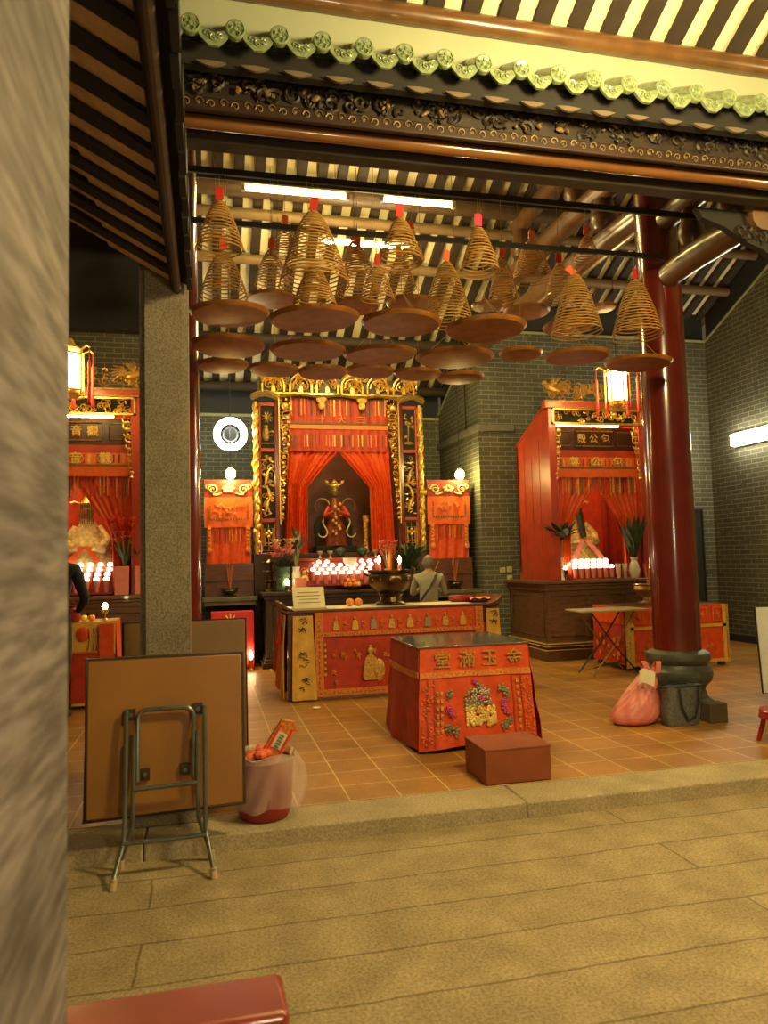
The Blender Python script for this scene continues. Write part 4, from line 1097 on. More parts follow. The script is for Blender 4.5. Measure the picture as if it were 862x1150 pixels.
    for x, lab in ((-.06, 'dark green offering bowl on the shelf in front of the statue'), (.28, 'dark green offering bowl on the shelf near the burner end')):
        o = MB().lathe([(.05, 0), (.03, .02), (.07, .06), (.085, .11), (.075, .125), (.06, .15), (0, .17)], n=16).build('offering_bowl', m_leafd, loc=(CX+x, Y-.2, 1.666)); tag(o, lab, 'bowl')
central()

# ---- counters and low side altars
def counters():
    c = thing('altar_counter', 'long dark wooden counter with stepped foot before the central shrine', 'counter', (2.08, 10.85, 0))
    M = MB(); M.box(-1.26, 1.26, .03, .70, .28, 1.08); M.build('body', m_darkwood, c)
    M = MB(); M.box(-1.32, 1.32, -.02, .72, FZ, .18); M.box(-1.29, 1.29, .0, .72, .18, .23); M.box(-1.275, 1.275, .015, .72, .23, .28); M.build('base', m_darkwood, c, bevel=.006)
    M = MB(); M.box(-1.32, 1.32, -.03, .72, 1.14, 1.19); M.box(-1.29, 1.29, .0, .72, 1.08, 1.14); M.build('top', m_darkwood, c, bevel=.008)
    M = MB()
    for i in range(4): 
        a = -1.2+.6*i; M.tube([(a+.04, .028, .36), (a+.56, .028, .36), (a+.56, .028, 1.0), (a+.04, .028, 1.0)], .012, 6, closed=True)
    M.build('panel_moulding', m_darkwood, c)
    for x, lab in ((.33, 'low'), (3.86, 'pier')):
        w = 'beside the granite pillar' if x < 1 else 'behind the kneeling worshipper'
        t = thing('side_altar', 'narrow dark side altar table '+('between red column and central shrine' if x < 1 else 'between the central shrine and the brick pier'), 'altar', (x, 11.2, 0))
        M = MB(); M.box(-.40, .40, .0, .62, 1.06, 1.12); M.box(-.38, .38, .02, .60, 1.0, 1.06); M.build('top', mat('greenish_stone_top', (.10, .10, .06), .35, var=.2), t, bevel=.008)
        M = MB(); M.box(-.36, .36, .30, .58, FZ, 1.0); M.build('body', m_black, t)
        M = MB(); M.box(-.36, .36, .34, .60, 1.12, 1.62); M.box(-.37, .37, .32, .60, 1.36, 1.385); M.build('riser', m_altarwood, t)
        # hanging banner with carved head
        b = thing('banner', 'orange-red banner with braided panel under a carved scroll board '+('below the ring lamp' if x < 1 else 'next to the brick pier'), 'banner', (x, 11.62, 0), group='side altar banners')
        M = MB(); M.box(-.365, .365, -.03, .03, 2.62, 2.90); hb = M.build('head_board', m_redwood, b, bevel=.008)
        M = MB()
        for q in (-1, 1):
            M.spiral((q*.23, -.045, 2.75), .075, 1.5, .018, start=0 if q > 0 else pi, dirn=q, n=16, sides=5); M.spiral((q*.31, -.045, 2.79), .045, 1.3, .014, start=pi if q > 0 else 0, dirn=-q, n=12, sides=5)
            M.tube([(q*.10, -.045, 2.70), (q*.16, -.045, 2.67), (q*.23, -.045, 2.67)], .016, 5)
        for k in range(5):
            a = 2*pi*k/5+pi/2; M.sph((.055*cos(a), -.045, 2.755+.035*sin(a)), (.05, .02, .03), 8, 5)
        M.build('scroll_carving', m_robew, hb)
        M = MB()
        def fa(u, v): return (-.36+.72*u+.012*sin(v*3)*(u-.5), -.04+.010*sin(u*17+v*2), 2.63-.46*v)
        M.sheet(fa, 30, 6, .006); uc = M.build('upper_cloth', m_cloth2, b)
        M = MB()
        def fb(u, v): return (-.335+.67*u, -.005+.014*sin(u*26+v*2), 2.2-.62*v)
        M.sheet(fb, 40, 8, .006); M.build('lower_cloth', m_cloth, b)
        M = MB(); 
        for i in range(26):
            if i % 2 == 0: M.box(-.27+.54*i/26, -.27+.54*(i+1)/26, -.062, -.05, 2.285, 2.315)
        for i in range(11):
            if i % 2 == 0:
                for q in (-.285, .265): M.box(q, q+.02, -.062, -.05, 2.30+.022*i, 2.32+.022*i)
        M.build('braid', m_greenst, b)
        M = MB(); rn = random.Random(int(x*9)); 
        for i in range(16):
            M = MB(); motif(M, rn.uniform(-.22, .22), rn.uniform(2.37, 2.54), -.055, .03, rn); M.build('embroidered_flower', m_embro2, uc)
        for q in (-1, 1):
            M = MB(); xx = q*.29
            M.box(xx-.03, xx+.03, -.05, -.035, 1.85, 2.2); M.sph((xx, -.045, 1.82), (.045, .014, .05), 8, 5)
            for k in range(5): M.sph((xx, -.055, 1.92+.055*k), (.028, .012, .02), 6, 4)
            M.build('pendant', m_embro2, b)
        strips(b, -.24, .24, 1.92, 2.15, -.03, 9, rn)
counters()

# ================================================================== ALTAR TABLE
def altar():
    X0, X1, Y0, Y1, Z = .84, 3.34, 8.22, 9.0, 1.08
    t = thing('altar_table', 'long dark red altar table with upturned ends in the middle of the hall', 'table', (2.08, Y0, 0))
    hx = (X1-X0)/2
    M = MB(); M.box(-hx, hx, 0, .78, Z-.035, Z); M.build('top', m_altarwood, t, bevel=.008)
    for q in (-1, 1):
        M = MB(); pts = [(q*(hx-.10), Z-.002), (q*(hx-.03), Z+.004), (q*(hx+.03), Z+.03), (q*(hx+.05), Z+.075), (q*(hx+.02), Z+.085), (q*(hx-.01), Z+.045), (q*(hx-.08), Z+.012)]
        M.prism(pts, 'y', .0, .78); M.build('scroll_end', m_altarwood, t, bevel=.006)
    for x in (-hx+.06, hx-.06):
        for y in (.05, .73):
            M = MB(); M.taper((x-.045, x+.045, y-.04, y+.04), (x-.035, x+.035, y-.03, y+.03), FZ, Z-.035); M.build('leg', m_altarwood, t, bevel=.008)
    M = MB(); M.box(-hx+.06, hx-.06, .035, .06, .86, Z-.035); M.box(-hx+.06, hx-.06, .72, .745, .86, Z-.035); M.build('apron', m_altarwood, t)
    M = MB(); M.box(-hx+.06, hx-.06, .04, .06, FZ+.03, .86); M.build('front_board', m_clothd, t)
    # white runner on top
    o = MB().box(1.32, 3.0, 8.25, 8.75, Z+.001, Z+.005).build('table_runner', m_paper); tag(o, 'pale paper runner on the altar table top', 'runner')
    # red embroidered front hanging
    c = thing('altar_cloth', 'red embroidered front cloth with robed figures hanging on the altar table', 'cloth', (2.12, Y0-.02, 0))
    a = .98; rn = random.Random(31)
    M = MB()
    def lo(u, v): return (-a+2*a*u, .008*sin(u*30)*v-.012*v, .80-.66*v)
    M.sheet(lo, 60, 6, .005); lp = M.build('lower_panel', m_clothd, c)
    M = MB()
    def up(u, v): return (-a+2*a*u, -.012+.006*sin(u*40)*v-.004*v, 1.05-.27*v)
    M.sheet(up, 60, 4, .005); ub = M.build('upper_band', m_cloth, c)
    M = MB()
    M.box(-a, a, -.036, -.028, .785, .83)
    for q in (-1, 1): M.box(q*(a-.05)-.045, q*(a-.05)+.045, -.034, -.026, .83, 1.05); M.box(q*(a-.05)-.045, q*(a-.05)+.045, -.030, -.022, .16, .785)
    M.box(-a, a, -.032, -.022, .14, .215); M.build('gold_border', m_embro2, c)
    M = MB()
    for i in range(48): motif(M, -a+.04+i*.04, .807, -.037, .012, rn)
    for i in range(15):
        for q in (-1, 1): motif(M, q*(a-.05), .24+.055*i, -.036, .013, rn)
    for i in range(38): motif(M, -a+.06+i*.05, .178, -.034, .014, rn)
    M.build('border_flowers', m_embro, c)
    for i in range(8):
        x = -.74+.21*i
        M = MB(); motif(M, x, .925, -.028, .075, rn, 'fig'); M.build('embroidered_figure', [m_embro, m_yell, m_silver][i % 3], ub)
        M = MB(); motif(M, x+.095, .93, -.028, .03, rn); M.build('embroidered_flower', m_embro2, ub)
        M = MB(); motif(M, x+.09, .88, -.028, .02, rn); M.build('embroidered_flower', m_embro2, ub)
    M = MB(); motif(M, -.36, .48, -.028, .19, rn, 'fig'); M.sph((-.27, -.035, .40), (.07, .012, .12), 10, 6); M.build('embroidered_figure', m_embro, lp)
    for i in range(26):
        M = MB(); motif(M, rn.uniform(-.8, .8), rn.uniform(.26, .74), -.026, rn.uniform(.02, .035), rn); M.build('embroidered_flower', m_embro2, lp)
    M = MB()
    for i in range(6): M.box(-.88, -.855, -.03, -.022, .36+.065*i, .39+.065*i)
    M.build('gold_mark', m_embro, c)
    # yellow inscribed hangings at both ends
    for x, w, lab, zb in ((1.015, .215, 'yellow satin hanging with black brush writing at the fruit end of the altar table', .12), (3.225, .155, 'yellow satin hanging with black brush writing at the pier end of the altar table', .14)):
        b = thing('hanging_banner', lab, 'banner', (x, Y0-.035, 0))
        M = MB()
        def fn(u, v, w=w, zb=zb): return (-w/2*(1+.25*v)+w*(1+.25*v)*u, -.02*v+.012*sin(u*9+v*3)*v-.03*v*v, 1.02-(1.02-zb)*v)
        M.sheet(fn, 12, 14, .005); M.build('cloth', m_yell, b)
        M = MB(); rn = random.Random(5)
        for zc in (.92, .55, .28):
            for k in range(9):
                xx = rn.uniform(-.035, .045); z = zc+rn.uniform(-.075, .075); yy = -.034-.02*(1-zc)-.02*(1-zc)**2
                a = rn.uniform(-1.2, 1.2); l = rn.uniform(.015, .035)
                M.tube([(xx-l*cos(a), yy, z-l*sin(a)), (xx, yy-.006, z+.004), (xx+l*cos(a), yy, z+l*sin(a))], [.004, .006, .003], 5)
        M.build('brush_writing', m_ink, b)
    # side cloth over the near end, wrinkled
    s = thing('side_cloth', 'wrinkled red and yellow cloth draped over the near end of the altar table', 'cloth', (.86, Y0, 0))
    for k, (ya, yb, zz, m) in enumerate(((.0, .26, .13, m_yell), (.22, .50, .70, m_cloth), (.24, .52, .2, m_embro2), (.50, .76, .35, m_clothd))):
        M = MB()
        def fn(u, v, ya=ya, yb=yb, zz=zz, k=k): return (-.03-.045*v-.02*sin(u*9+v*4+k)*v-.006*k, ya+(yb-ya)*u+.02*sin(v*5+k), 1.03-(1.03-zz)*v)
        M.sheet(fn, 10, 12, .005); M.build('panel', m, s)
altar()

def on_altar():
    Z = 1.085
    # paper notice leaning
    t = thing('paper_notice', 'cream paper notice propped up at the end of the altar table', 'notice', (1.14, 8.62, Z-.003), .06)
    M = MB(); M.prism([(-.06, .0), (-.052, .0), (.05, .235), (.042, .235)], 'x', -.185, .185); M.build('sheet', m_paper, t)
    M = MB(); rn = random.Random(2)
    for i, w in enumerate((.25, .28, .22, .26)):
        f = .75-.16*i; M.box(-w/2, w/2, -.06+.102*f-.004, -.06+.102*f+.004, .235*f-.003, .235*f+.003)
    M.build('printed_line', mat('grey_ink', (.25, .21, .13), .8), t)
    M = MB(); M.taper((-.02, .02, -.01, .03), (-.02, .02, .04, .06), 0, .2); M.build('prop', m_paper, t)
    for x, lab in ((1.60, 'orange on the altar table nearer the paper notice'), (1.70, 'orange on the altar table nearer the bronze burner')):
        t = thing('orange', lab, 'orange', (x, 8.5, Z+.002), group='two oranges on the altar table')
        MB().sph((0, 0, .045), (.05, .05, .046), 16, 10).build('fruit', m_orange, t); M = MB(); M.bar((0, 0, .085), (0, .005, .096), .006, .004, 6); M.build('stem', m_stem, t)
    t = thing('incense_burner', 'large dark bronze incense burner on the altar table', 'burner', (2.09, 8.52, Z+.003))
    MB().lathe([(.0, .13), (.13, .14), (.20, .18), (.245, .235), (.265, .30), (.255, .345), (.235, .37), (.265, .385), (.27, .405), (.245, .405), (.235, .385), (0, .375)], n=36).build('bowl', m_bronze, t)
    MB().lathe([(.17, 0), (.175, .02), (.13, .04), (.12, .09), (.15, .125), (.13, .145)], n=30).build('foot', m_bronze, t)
    for i in range(3):
        a = 2*pi*i/3+.5; MB().sph((.15*cos(a), .15*sin(a), .02), (.035, .035, .022), 8, 6).build('leg', m_bronze, t)
    for q in (-1, 1): MB().tube([(q*.26, 0, .34), (q*.31, 0, .37), (q*.31, 0, .42), (q*.26, 0, .43)], .014, 6).build('handle', m_bronze, t)
    M = MB(); rn = random.Random(4)
    for i in range(14):
        a = 2*pi*i/14; M.sph((.262*cos(a), .262*sin(a), .30), .012, 6, 4)
    M.build('boss', m_brass, t)
    MB().lathe([(.235, .386), (.1, .392), (0, .394)], n=24).build('ash', mat('grey_ash', (.3, .26, .2), .95), t)
    rn = random.Random(6)
    b = thing('incense_bundle', 'bundle of thin yellow incense sticks standing in the bronze burner', 'incense', (2.09, 8.52, Z+.39))
    for i in range(18):
        x, y = rn.uniform(-.04, .04), rn.uniform(-.03, .03); M = MB(); M.bar((x*.6, y*.6, -.03), (x*1.3, y*1.3, rn.uniform(.22, .34)), .003, n=5); M.build('stick', m_embro2, b)
    for x, lab in ((1.97, 'lit candle standing in the burner on the fruit side'), (2.22, 'lit candle standing in the burner on the worshipper side')):
        t = thing('candle', lab, 'candle', (x, 8.56, Z+.385))
        MB().lathe([(.022, -.03), (.022, .085), (0, .09)], n=12).build('wax', m_pinkglass, t)
        M = MB(); M.bar((0, 0, .085), (0, 0, .10), .003, n=5); M.build('wick', m_ink, t)
        MB().lathe([(0, .095), (.016, .115), (.022, .14), (.013, .17), (0, .195)], n=10).build('flame', g_flame, t)
    # red packet and wrapping at the far end
    t = thing('red_packet', 'red rolled paper packet at the far end of the altar table', 'packet', (2.98, 8.55, Z), -.12)
    MB().tube([(-.16, 0, .045), (-.12, 0, .045), (.10, 0, .04), (.14, .0, .035)], [.03, .045, .042, .02], 10).build('roll', m_bucket, t)
    M = MB()
    def fn(u, v): return (.08+.25*u, -.10+.2*v, .02+.03*abs(sin(u*7+v*5)))
    M.sheet(fn, 8, 6, .004); M.build('wrapper', m_pinkpaper, t)
    o = MB().box(3.0, 3.3, 8.62, 8.9, Z+.002, Z+.035).build('white_packet', m_paper, bevel=.005); tag(o, 'flat cream packet lying behind the red roll on the altar table', 'packet')
on_altar()

# ---- things on the counter
def leafy(t, n, L, w, rn, m, base=(0, 0, 0), spread=.6, name='leaf', bend=.35):
    for i in range(n):
        a = 2*pi*i/n+rn.uniform(-.3, .3); e = rn.uniform(.3, spread)
        M = MB(); M.leaf(base, (cos(a)*e, sin(a)*e, 1), L*rn.uniform(.7, 1.1), w, bend*rn.uniform(.5, 1.3)); M.build(name, m, t)
def bloom(t, p, r, m, rn, petals=6, name='flower'):
    M = MB()
    for k in range(petals):
        a = 2*pi*k/petals; d = Vector((cos(a), sin(a), .9)).normalized()
        rot = d.to_track_quat('X', 'Z').to_matrix(); M.sph(Vector(p)+d*r*.6, (r*.6, r*.32, r*.12), 7, 4, rot)
    M.sph(p, r*.3, 6, 4); M.build(name, m, t)
def on_counter():
    Z = 1.192; rn = random.Random(41)
    t = thing('ornament', 'dark pagoda-shaped metal ornament at the end of the long counter', 'ornament', (.90, 11.15, Z))
    MB().lathe([(.10, 0), (.10, .03), (.05, .05), (.05, .12), (.10, .15), (.05, .18), (.045, .26), (.09, .29), (.04, .32), (.04, .40), (.07, .43), (.02, .47), (0, .52)], n=8).build('tower', m_bronze, t, angle=20)
    M = MB()
    for z in (.155, .295, .435):
        for k in range(8): a = 2*pi*k/8; M.sph((.09*cos(a), .09*sin(a), z), .014, 5, 4)
    M.build('gilt_knob', m_dullgold, t)
    t = thing('flower_vase', 'green glass vase of pink flowers on the counter', 'vase', (1.08, 11.02, Z)); t.scale = (1.25, 1.1, 1.18)
    MB().lathe([(.07, 0), (.085, .02), (.075, .12), (.085, .26), (.095, .30), (.085, .30), (.065, .12), (0, .03)], n=20).build('glass', m_glass, t)
    for i in range(16):
        a = 2*pi*i/16*1.618*3; q = .07+.10*((i*7) % 5)/5; z = .42+.12*rn.random()
        bloom(t, (q*cos(a), q*sin(a)*.8, z), .065, m_pinkfl, rn)
    for i in range(7): bloom(t, (rn.uniform(-.10, .16), rn.uniform(-.06, .06), .55+.07*rn.random()), .06, m_robew, rn, 5, 'pale_lily')
    leafy(t, 14, .26, .05, rn, m_leafd, (0, 0, .26), .9)
    t = thing('vase', 'tall white patterned vase of long green leaves on the counter', 'vase', (1.30, 11.18, Z)); t.scale = (1.1, 1.1, 1.22)
    MB().lathe([(.05, 0), (.06, .02), (.06, .20), (.045, .25), (.055, .29), (.045, .29), (.04, .2), (0, .02)], n=18).build('body', m_china, t)
    for i in range(9):
        M = MB(); a = 2*pi*i/9; M.tube([(0, 0, .2), (.03*cos(a), .03*sin(a), .4), (.07*cos(a), .07*sin(a), .60)], .008, 5); M.build('stalk', m_stem, t)
    leafy(t, 12, .42, .055, rn, m_leafd, (0, 0, .42), .7); leafy(t, 5, .3, .04, rn, m_leaf, (0, 0, .6), .8)
    bloom(t, (.0, -.06, .62), .05, m_redfl, rn); bloom(t, (.04, -.04, .52), .045, m_redfl, rn)
    t = thing('tea_light', 'small lit tea light in front of the pink flowers on the counter', 'candle', (1.15, 10.92, Z))
    MB().lathe([(.03, 0), (.022, .02), (.03, .06), (.04, .09), (.03, .09), (0, .06)], n=14).build('holder', m_brass, t)
    MB().lathe([(0, .085), (.022, .10), (.026, .13), (0, .17)], n=10).build('flame', g_flame, t)
    o = MB().box(1.24, 1.42, 10.93, 10.98, Z, Z+.19).build('pink_box', m_pinkpaper, bevel=.004); tag(o, 'small pink card box on the counter behind the paper notice', 'box')
    t = thing('figurine', 'small yellow robed figurine beside the candle stand on the counter', 'figurine', (1.42, 11.16, Z))
    MB().lathe([(.07, 0), (.085, .03), (.075, .12), (.055, .2), (.03, .23)], n=16).build('robe', m_yell, t)
    M = MB(); M.sph((0, 0, .265), (.035, .035, .042), 10, 8); M.build('head', m_face, t)
    MB().tube([(.06*cos(a), .03, .26+.07*sin(a)) for a in [2*pi*k/18 for k in range(18)]], .008, 5, closed=True).build('halo', m_gold, t)
    # fruit bowl in front of candles
    t = thing('fruit_plate', 'brass plate of small oranges in front of the central candles', 'plate', (2.09, 10.92, Z))
    MB().lathe([(.06, 0), (.07, .015), (.15, .04), (.16, .05), (.14, .045), (0, .03)], n=22).build('plate', m_brass, t)
    k = 0
    for x, y, z in [(-.09, -.03, .075), (-.03, -.05, .075), (.04, -.05, .075), (.10, -.02, .075), (-.06, .04, .075), (.01, .03, .075), (.07, .04, .075), (-.04, -.01, .125), (.03, -.01, .125)]:
        lab = 'small orange on the brass plate, ' + ['at the notice end', 'second from the notice end in front', 'third from the notice end in front', 'at the burner end', 'in the rear row near the notice', 'in the middle of the rear row', 'in the rear row near the burner', 'on top nearer the notice', 'on top nearer the burner'][k]
        o = MB().sph((0, 0, 0), .036, 10, 7).build('orange', m_orange if k != 3 else m_yelfl, loc=(2.09+x, 10.92+y, Z+z)); tag(o, lab, 'orange', 'oranges on the brass plate'); k += 1
    # flowers and plants behind the burner
    t = thing('flower_vase', 'vase of tall red and pink gladioli behind the bronze burner', 'vase', (2.70, 11.12, Z))
    MB().lathe([(.05, 0), (.07, .03), (.075, .15), (.05, .24), (.065, .29), (.055, .29), (0, .05)], n=18).build('body', m_china, t)
    for i in range(12):
        a = 2*pi*i/12; q = .05+.09*rn.random(); M = MB(); M.tube([(0, 0, .2), (q*.4*cos(a), q*.4*sin(a), .4), (q*cos(a), q*sin(a), .62)], .007, 5); M.build('stalk', m_stem, t)
        for z in (.50, .58, .66): bloom(t, (q*cos(a)*z/.62, q*sin(a)*z/.62, z+.05*rn.random()), .045, m_redfl if i % 2 else m_pinkfl, rn, 5)
    t = thing('potted_plant', 'dark leafy potted plant at the post of the central shrine', 'plant', (3.06, 11.22, Z)); t.scale = (1.25, 1.1, 1.5)
    MB().lathe([(.09, 0), (.12, .03), (.13, .14), (.12, .14), (0, .12)], n=18).build('pot', m_black, t)
    leafy(t, 40, .30, .045, rn, m_leafd, (0, 0, .12), 1.5); leafy(t, 26, .42, .04, rn, m_leafd, (0, 0, .2), .9); leafy(t, 8, .28, .05, rn, m_leaf, (.1, -.05, .32), 1.2)
    t = thing('cup', 'white printed paper cup standing behind the bronze burner', 'cup', (2.62, 10.95, Z))
    MB().lathe([(.035, 0), (.05, .17), (.045, .17), (0, .01)], n=16).build('body', m_china, t); M = MB(); M.box(-.02, .02, -.052, -.042, .05, .12); M.build('print', m_dullgold, t)
    for x, lab in ((.33, 'dark bronze incense bowl on the side altar near the granite pillar'), (3.86, 'dark bronze incense bowl on the side altar beside the brick pier')):
        t = thing('incense_bowl', lab, 'bowl', (x, 11.36, 1.123))
        MB().lathe([(.07, 0), (.075, .015), (.05, .03), (.10, .06), (.125, .095), (.115, .115), (.14, .13), (.125, .135), (.10, .115), (0, .10)], n=24).build('bowl', m_bronze, t)
        for i in range(3): a = 2*pi*i/3; MB().sph((.09*cos(a), .09*sin(a), .015), .02, 6, 5).build('leg', m_bronze, t)
        for i in range(8): M = MB(); a = i*.8; M.bar((0, 0, .09), (.05*cos(a), .05*sin(a), .42+.05*(i % 3)), .0025, n=4); M.build('stick', m_embro2, t)
    # red cloth with the pale star flower under the side altar, small lamp beside it
    t = thing('low_offering_box', 'bright red low box with a pale lotus flower under the side altar', 'box', (.35, 10.95, FZ))
    MB().box(-.30, .30, 0, .22, .0, .83).build('body', mat('bright_red_cloth', (.62, .03, .025), .5, var=.1), t, bevel=.01)
    M = MB()
    for k in range(7):
        a = pi*k/6; d = Vector((cos(a), 0, sin(a))); rot = d.to_track_quat('X', 'Z').to_matrix(); M.sph(Vector((-.03, -.005, .67))+d*.06, (.075, .03, .012), 8, 5, rot)
    M.sph((-.03, -.01, .67), (.08, .012, .05), 8, 5); M.build('lotus', m_yelfl, t)
    t = thing('oil_lamp', 'tiny lit oil lamp beside the bright red box', 'lamp', (.60, 10.86, FZ))
    MB().lathe([(.05, 0), (.02, .03), (.015, .1), (.045, .15), (.035, .155), (0, .13)], n=14).build('stand', m_brass, t)
    MB().lathe([(0, .15), (.02, .17), (.026, .21), (0, .28)], n=10).build('flame', g_flame, t)
    # right shrine: vase, leaves, glasses, tea light
    Z2 = 1.253
    t = thing('vase', 'white vase with dark upright leaves in the shrine behind the red column', 'vase', (6.24, 10.04, Z2))
    MB().lathe([(.05, 0), (.06, .02), (.085, .12), (.06, .22), (.04, .26), (.06, .31), (.05, .31), (0, .1)], n=18).build('body', m_china, t)
    leafy(t, 20, .75, .12, rn, m_leafd, (0, 0, .28), .38, bend=.1)
    t = thing('vase', 'slim glass vase with a dark spiky plant at the red side post of the shrine', 'vase', (5.06, 10.06, Z2))
    MB().lathe([(.045, 0), (.05, .01), (.03, .06), (.025, .25), (.04, .33), (.03, .33), (0, .05)], n=16).build('body', m_china, t)
    M = MB(); M.tube([(0, 0, .25), (.02, 0, .5), (.04, -.01, .72)], .010, 6); M.build('stalk', m_stem, t)
    leafy(t, 18, .48, .13, rn, m_leafd, (.03, 0, .60), 1.2, bend=.35)
    t = thing('tea_light', 'small lit tea light on the cabinet beside the spiky plant', 'candle', (5.16, 10.12, Z2))
    MB().lathe([(.035, 0), (.02, .03), (.02, .10), (.04, .15), (.03, .155), (0, .13)], n=14).build('holder', m_bronze, t)
    MB().lathe([(0, .15), (.018, .165), (.02, .19), (0, .215)], n=10).build('flame', g_flame, t)
    for x, lab in ((5.98, 'clear drinking glass with an orange drink near the candles'), (6.09, 'clear drinking glass behind the brass burner')):
        t = thing('drinking_glass', lab, 'glass', (x, 10.05, Z2)); MB().lathe([(.03, 0), (.042, .22), (.038, .22), (.028, .01), (0, .008)], n=16).build('glass', mat('clear_glass', (.8, .75, .6), .08, alpha=.35), t)
        MB().lathe([(0, .01), (.027, .01), (.034, .11), (0, .11)], n=14).build('drink', m_orange if x < 6 else m_dullgold, t)
    # left shrine: pink boxes, orange gladioli, mixed flowers
    Z2 = 1.253
    for x, w, lab in ((-1.05, .17, 'pink card donation box on the cabinet beside the candles of the dark bay'), (-.82, .15, 'pink card box half hidden by the granite pillar')):
        t = thing('pink_box', lab, 'box', (x, 9.94, Z2)); MB().box(-w/2, w/2, 0, .10, 0, .36).build('body', m_pinkpaper, t, bevel=.005); M = MB(); M.sph((0, -.004, .25), (.015, .008, .008), 8, 5); M.build('gilt_mark', m_goldp, t)
    t = thing('flower_vase', 'vase of orange-red gladioli standing behind the pink donation box', 'vase', (-1.02, 10.13, Z2))
    MB().lathe([(.06, 0), (.07, .03), (.06, .3), (.075, .36), (.065, .36), (0, .05)], n=18).build('body', m_darkwood, t)
    for i in range(11):
        a = 2*pi*i/11; q = .10+.12*rn.random(); M = MB(); M.tube([(0, 0, .3), (q*.4*cos(a), q*.3*sin(a), .55), (q*cos(a), q*.6*sin(a), .80)], .008, 5); M.build('stalk', m_stem, t)
        for z in (.68, .77, .86, .94): bloom(t, (q*cos(a)*z/.8, q*.6*sin(a)*z/.8, z+.05*rn.random()), .05, m_redfl, rn, 5)
    leafy(t, 9, .5, .04, rn, m_leaf, (0, 0, .34), .5)
    t = thing('flower_vase', 'dark vase of yellow and pink flowers next to the granite pillar', 'vase', (-.86, 10.12, Z2))
    MB().lathe([(.06, 0), (.07, .03), (.06, .26), (.07, .30), (0, .05)], n=18).build('body', m_black, t)
    for i in range(10): bloom(t, (rn.uniform(-.13, .12), rn.uniform(-.08, .02), .48+.32*rn.random()), .055, m_yelfl if i % 3 == 0 else m_pinkfl, rn)
    leafy(t, 16, .5, .06, rn, m_leafd, (0, 0, .28), .6)
on_counter()

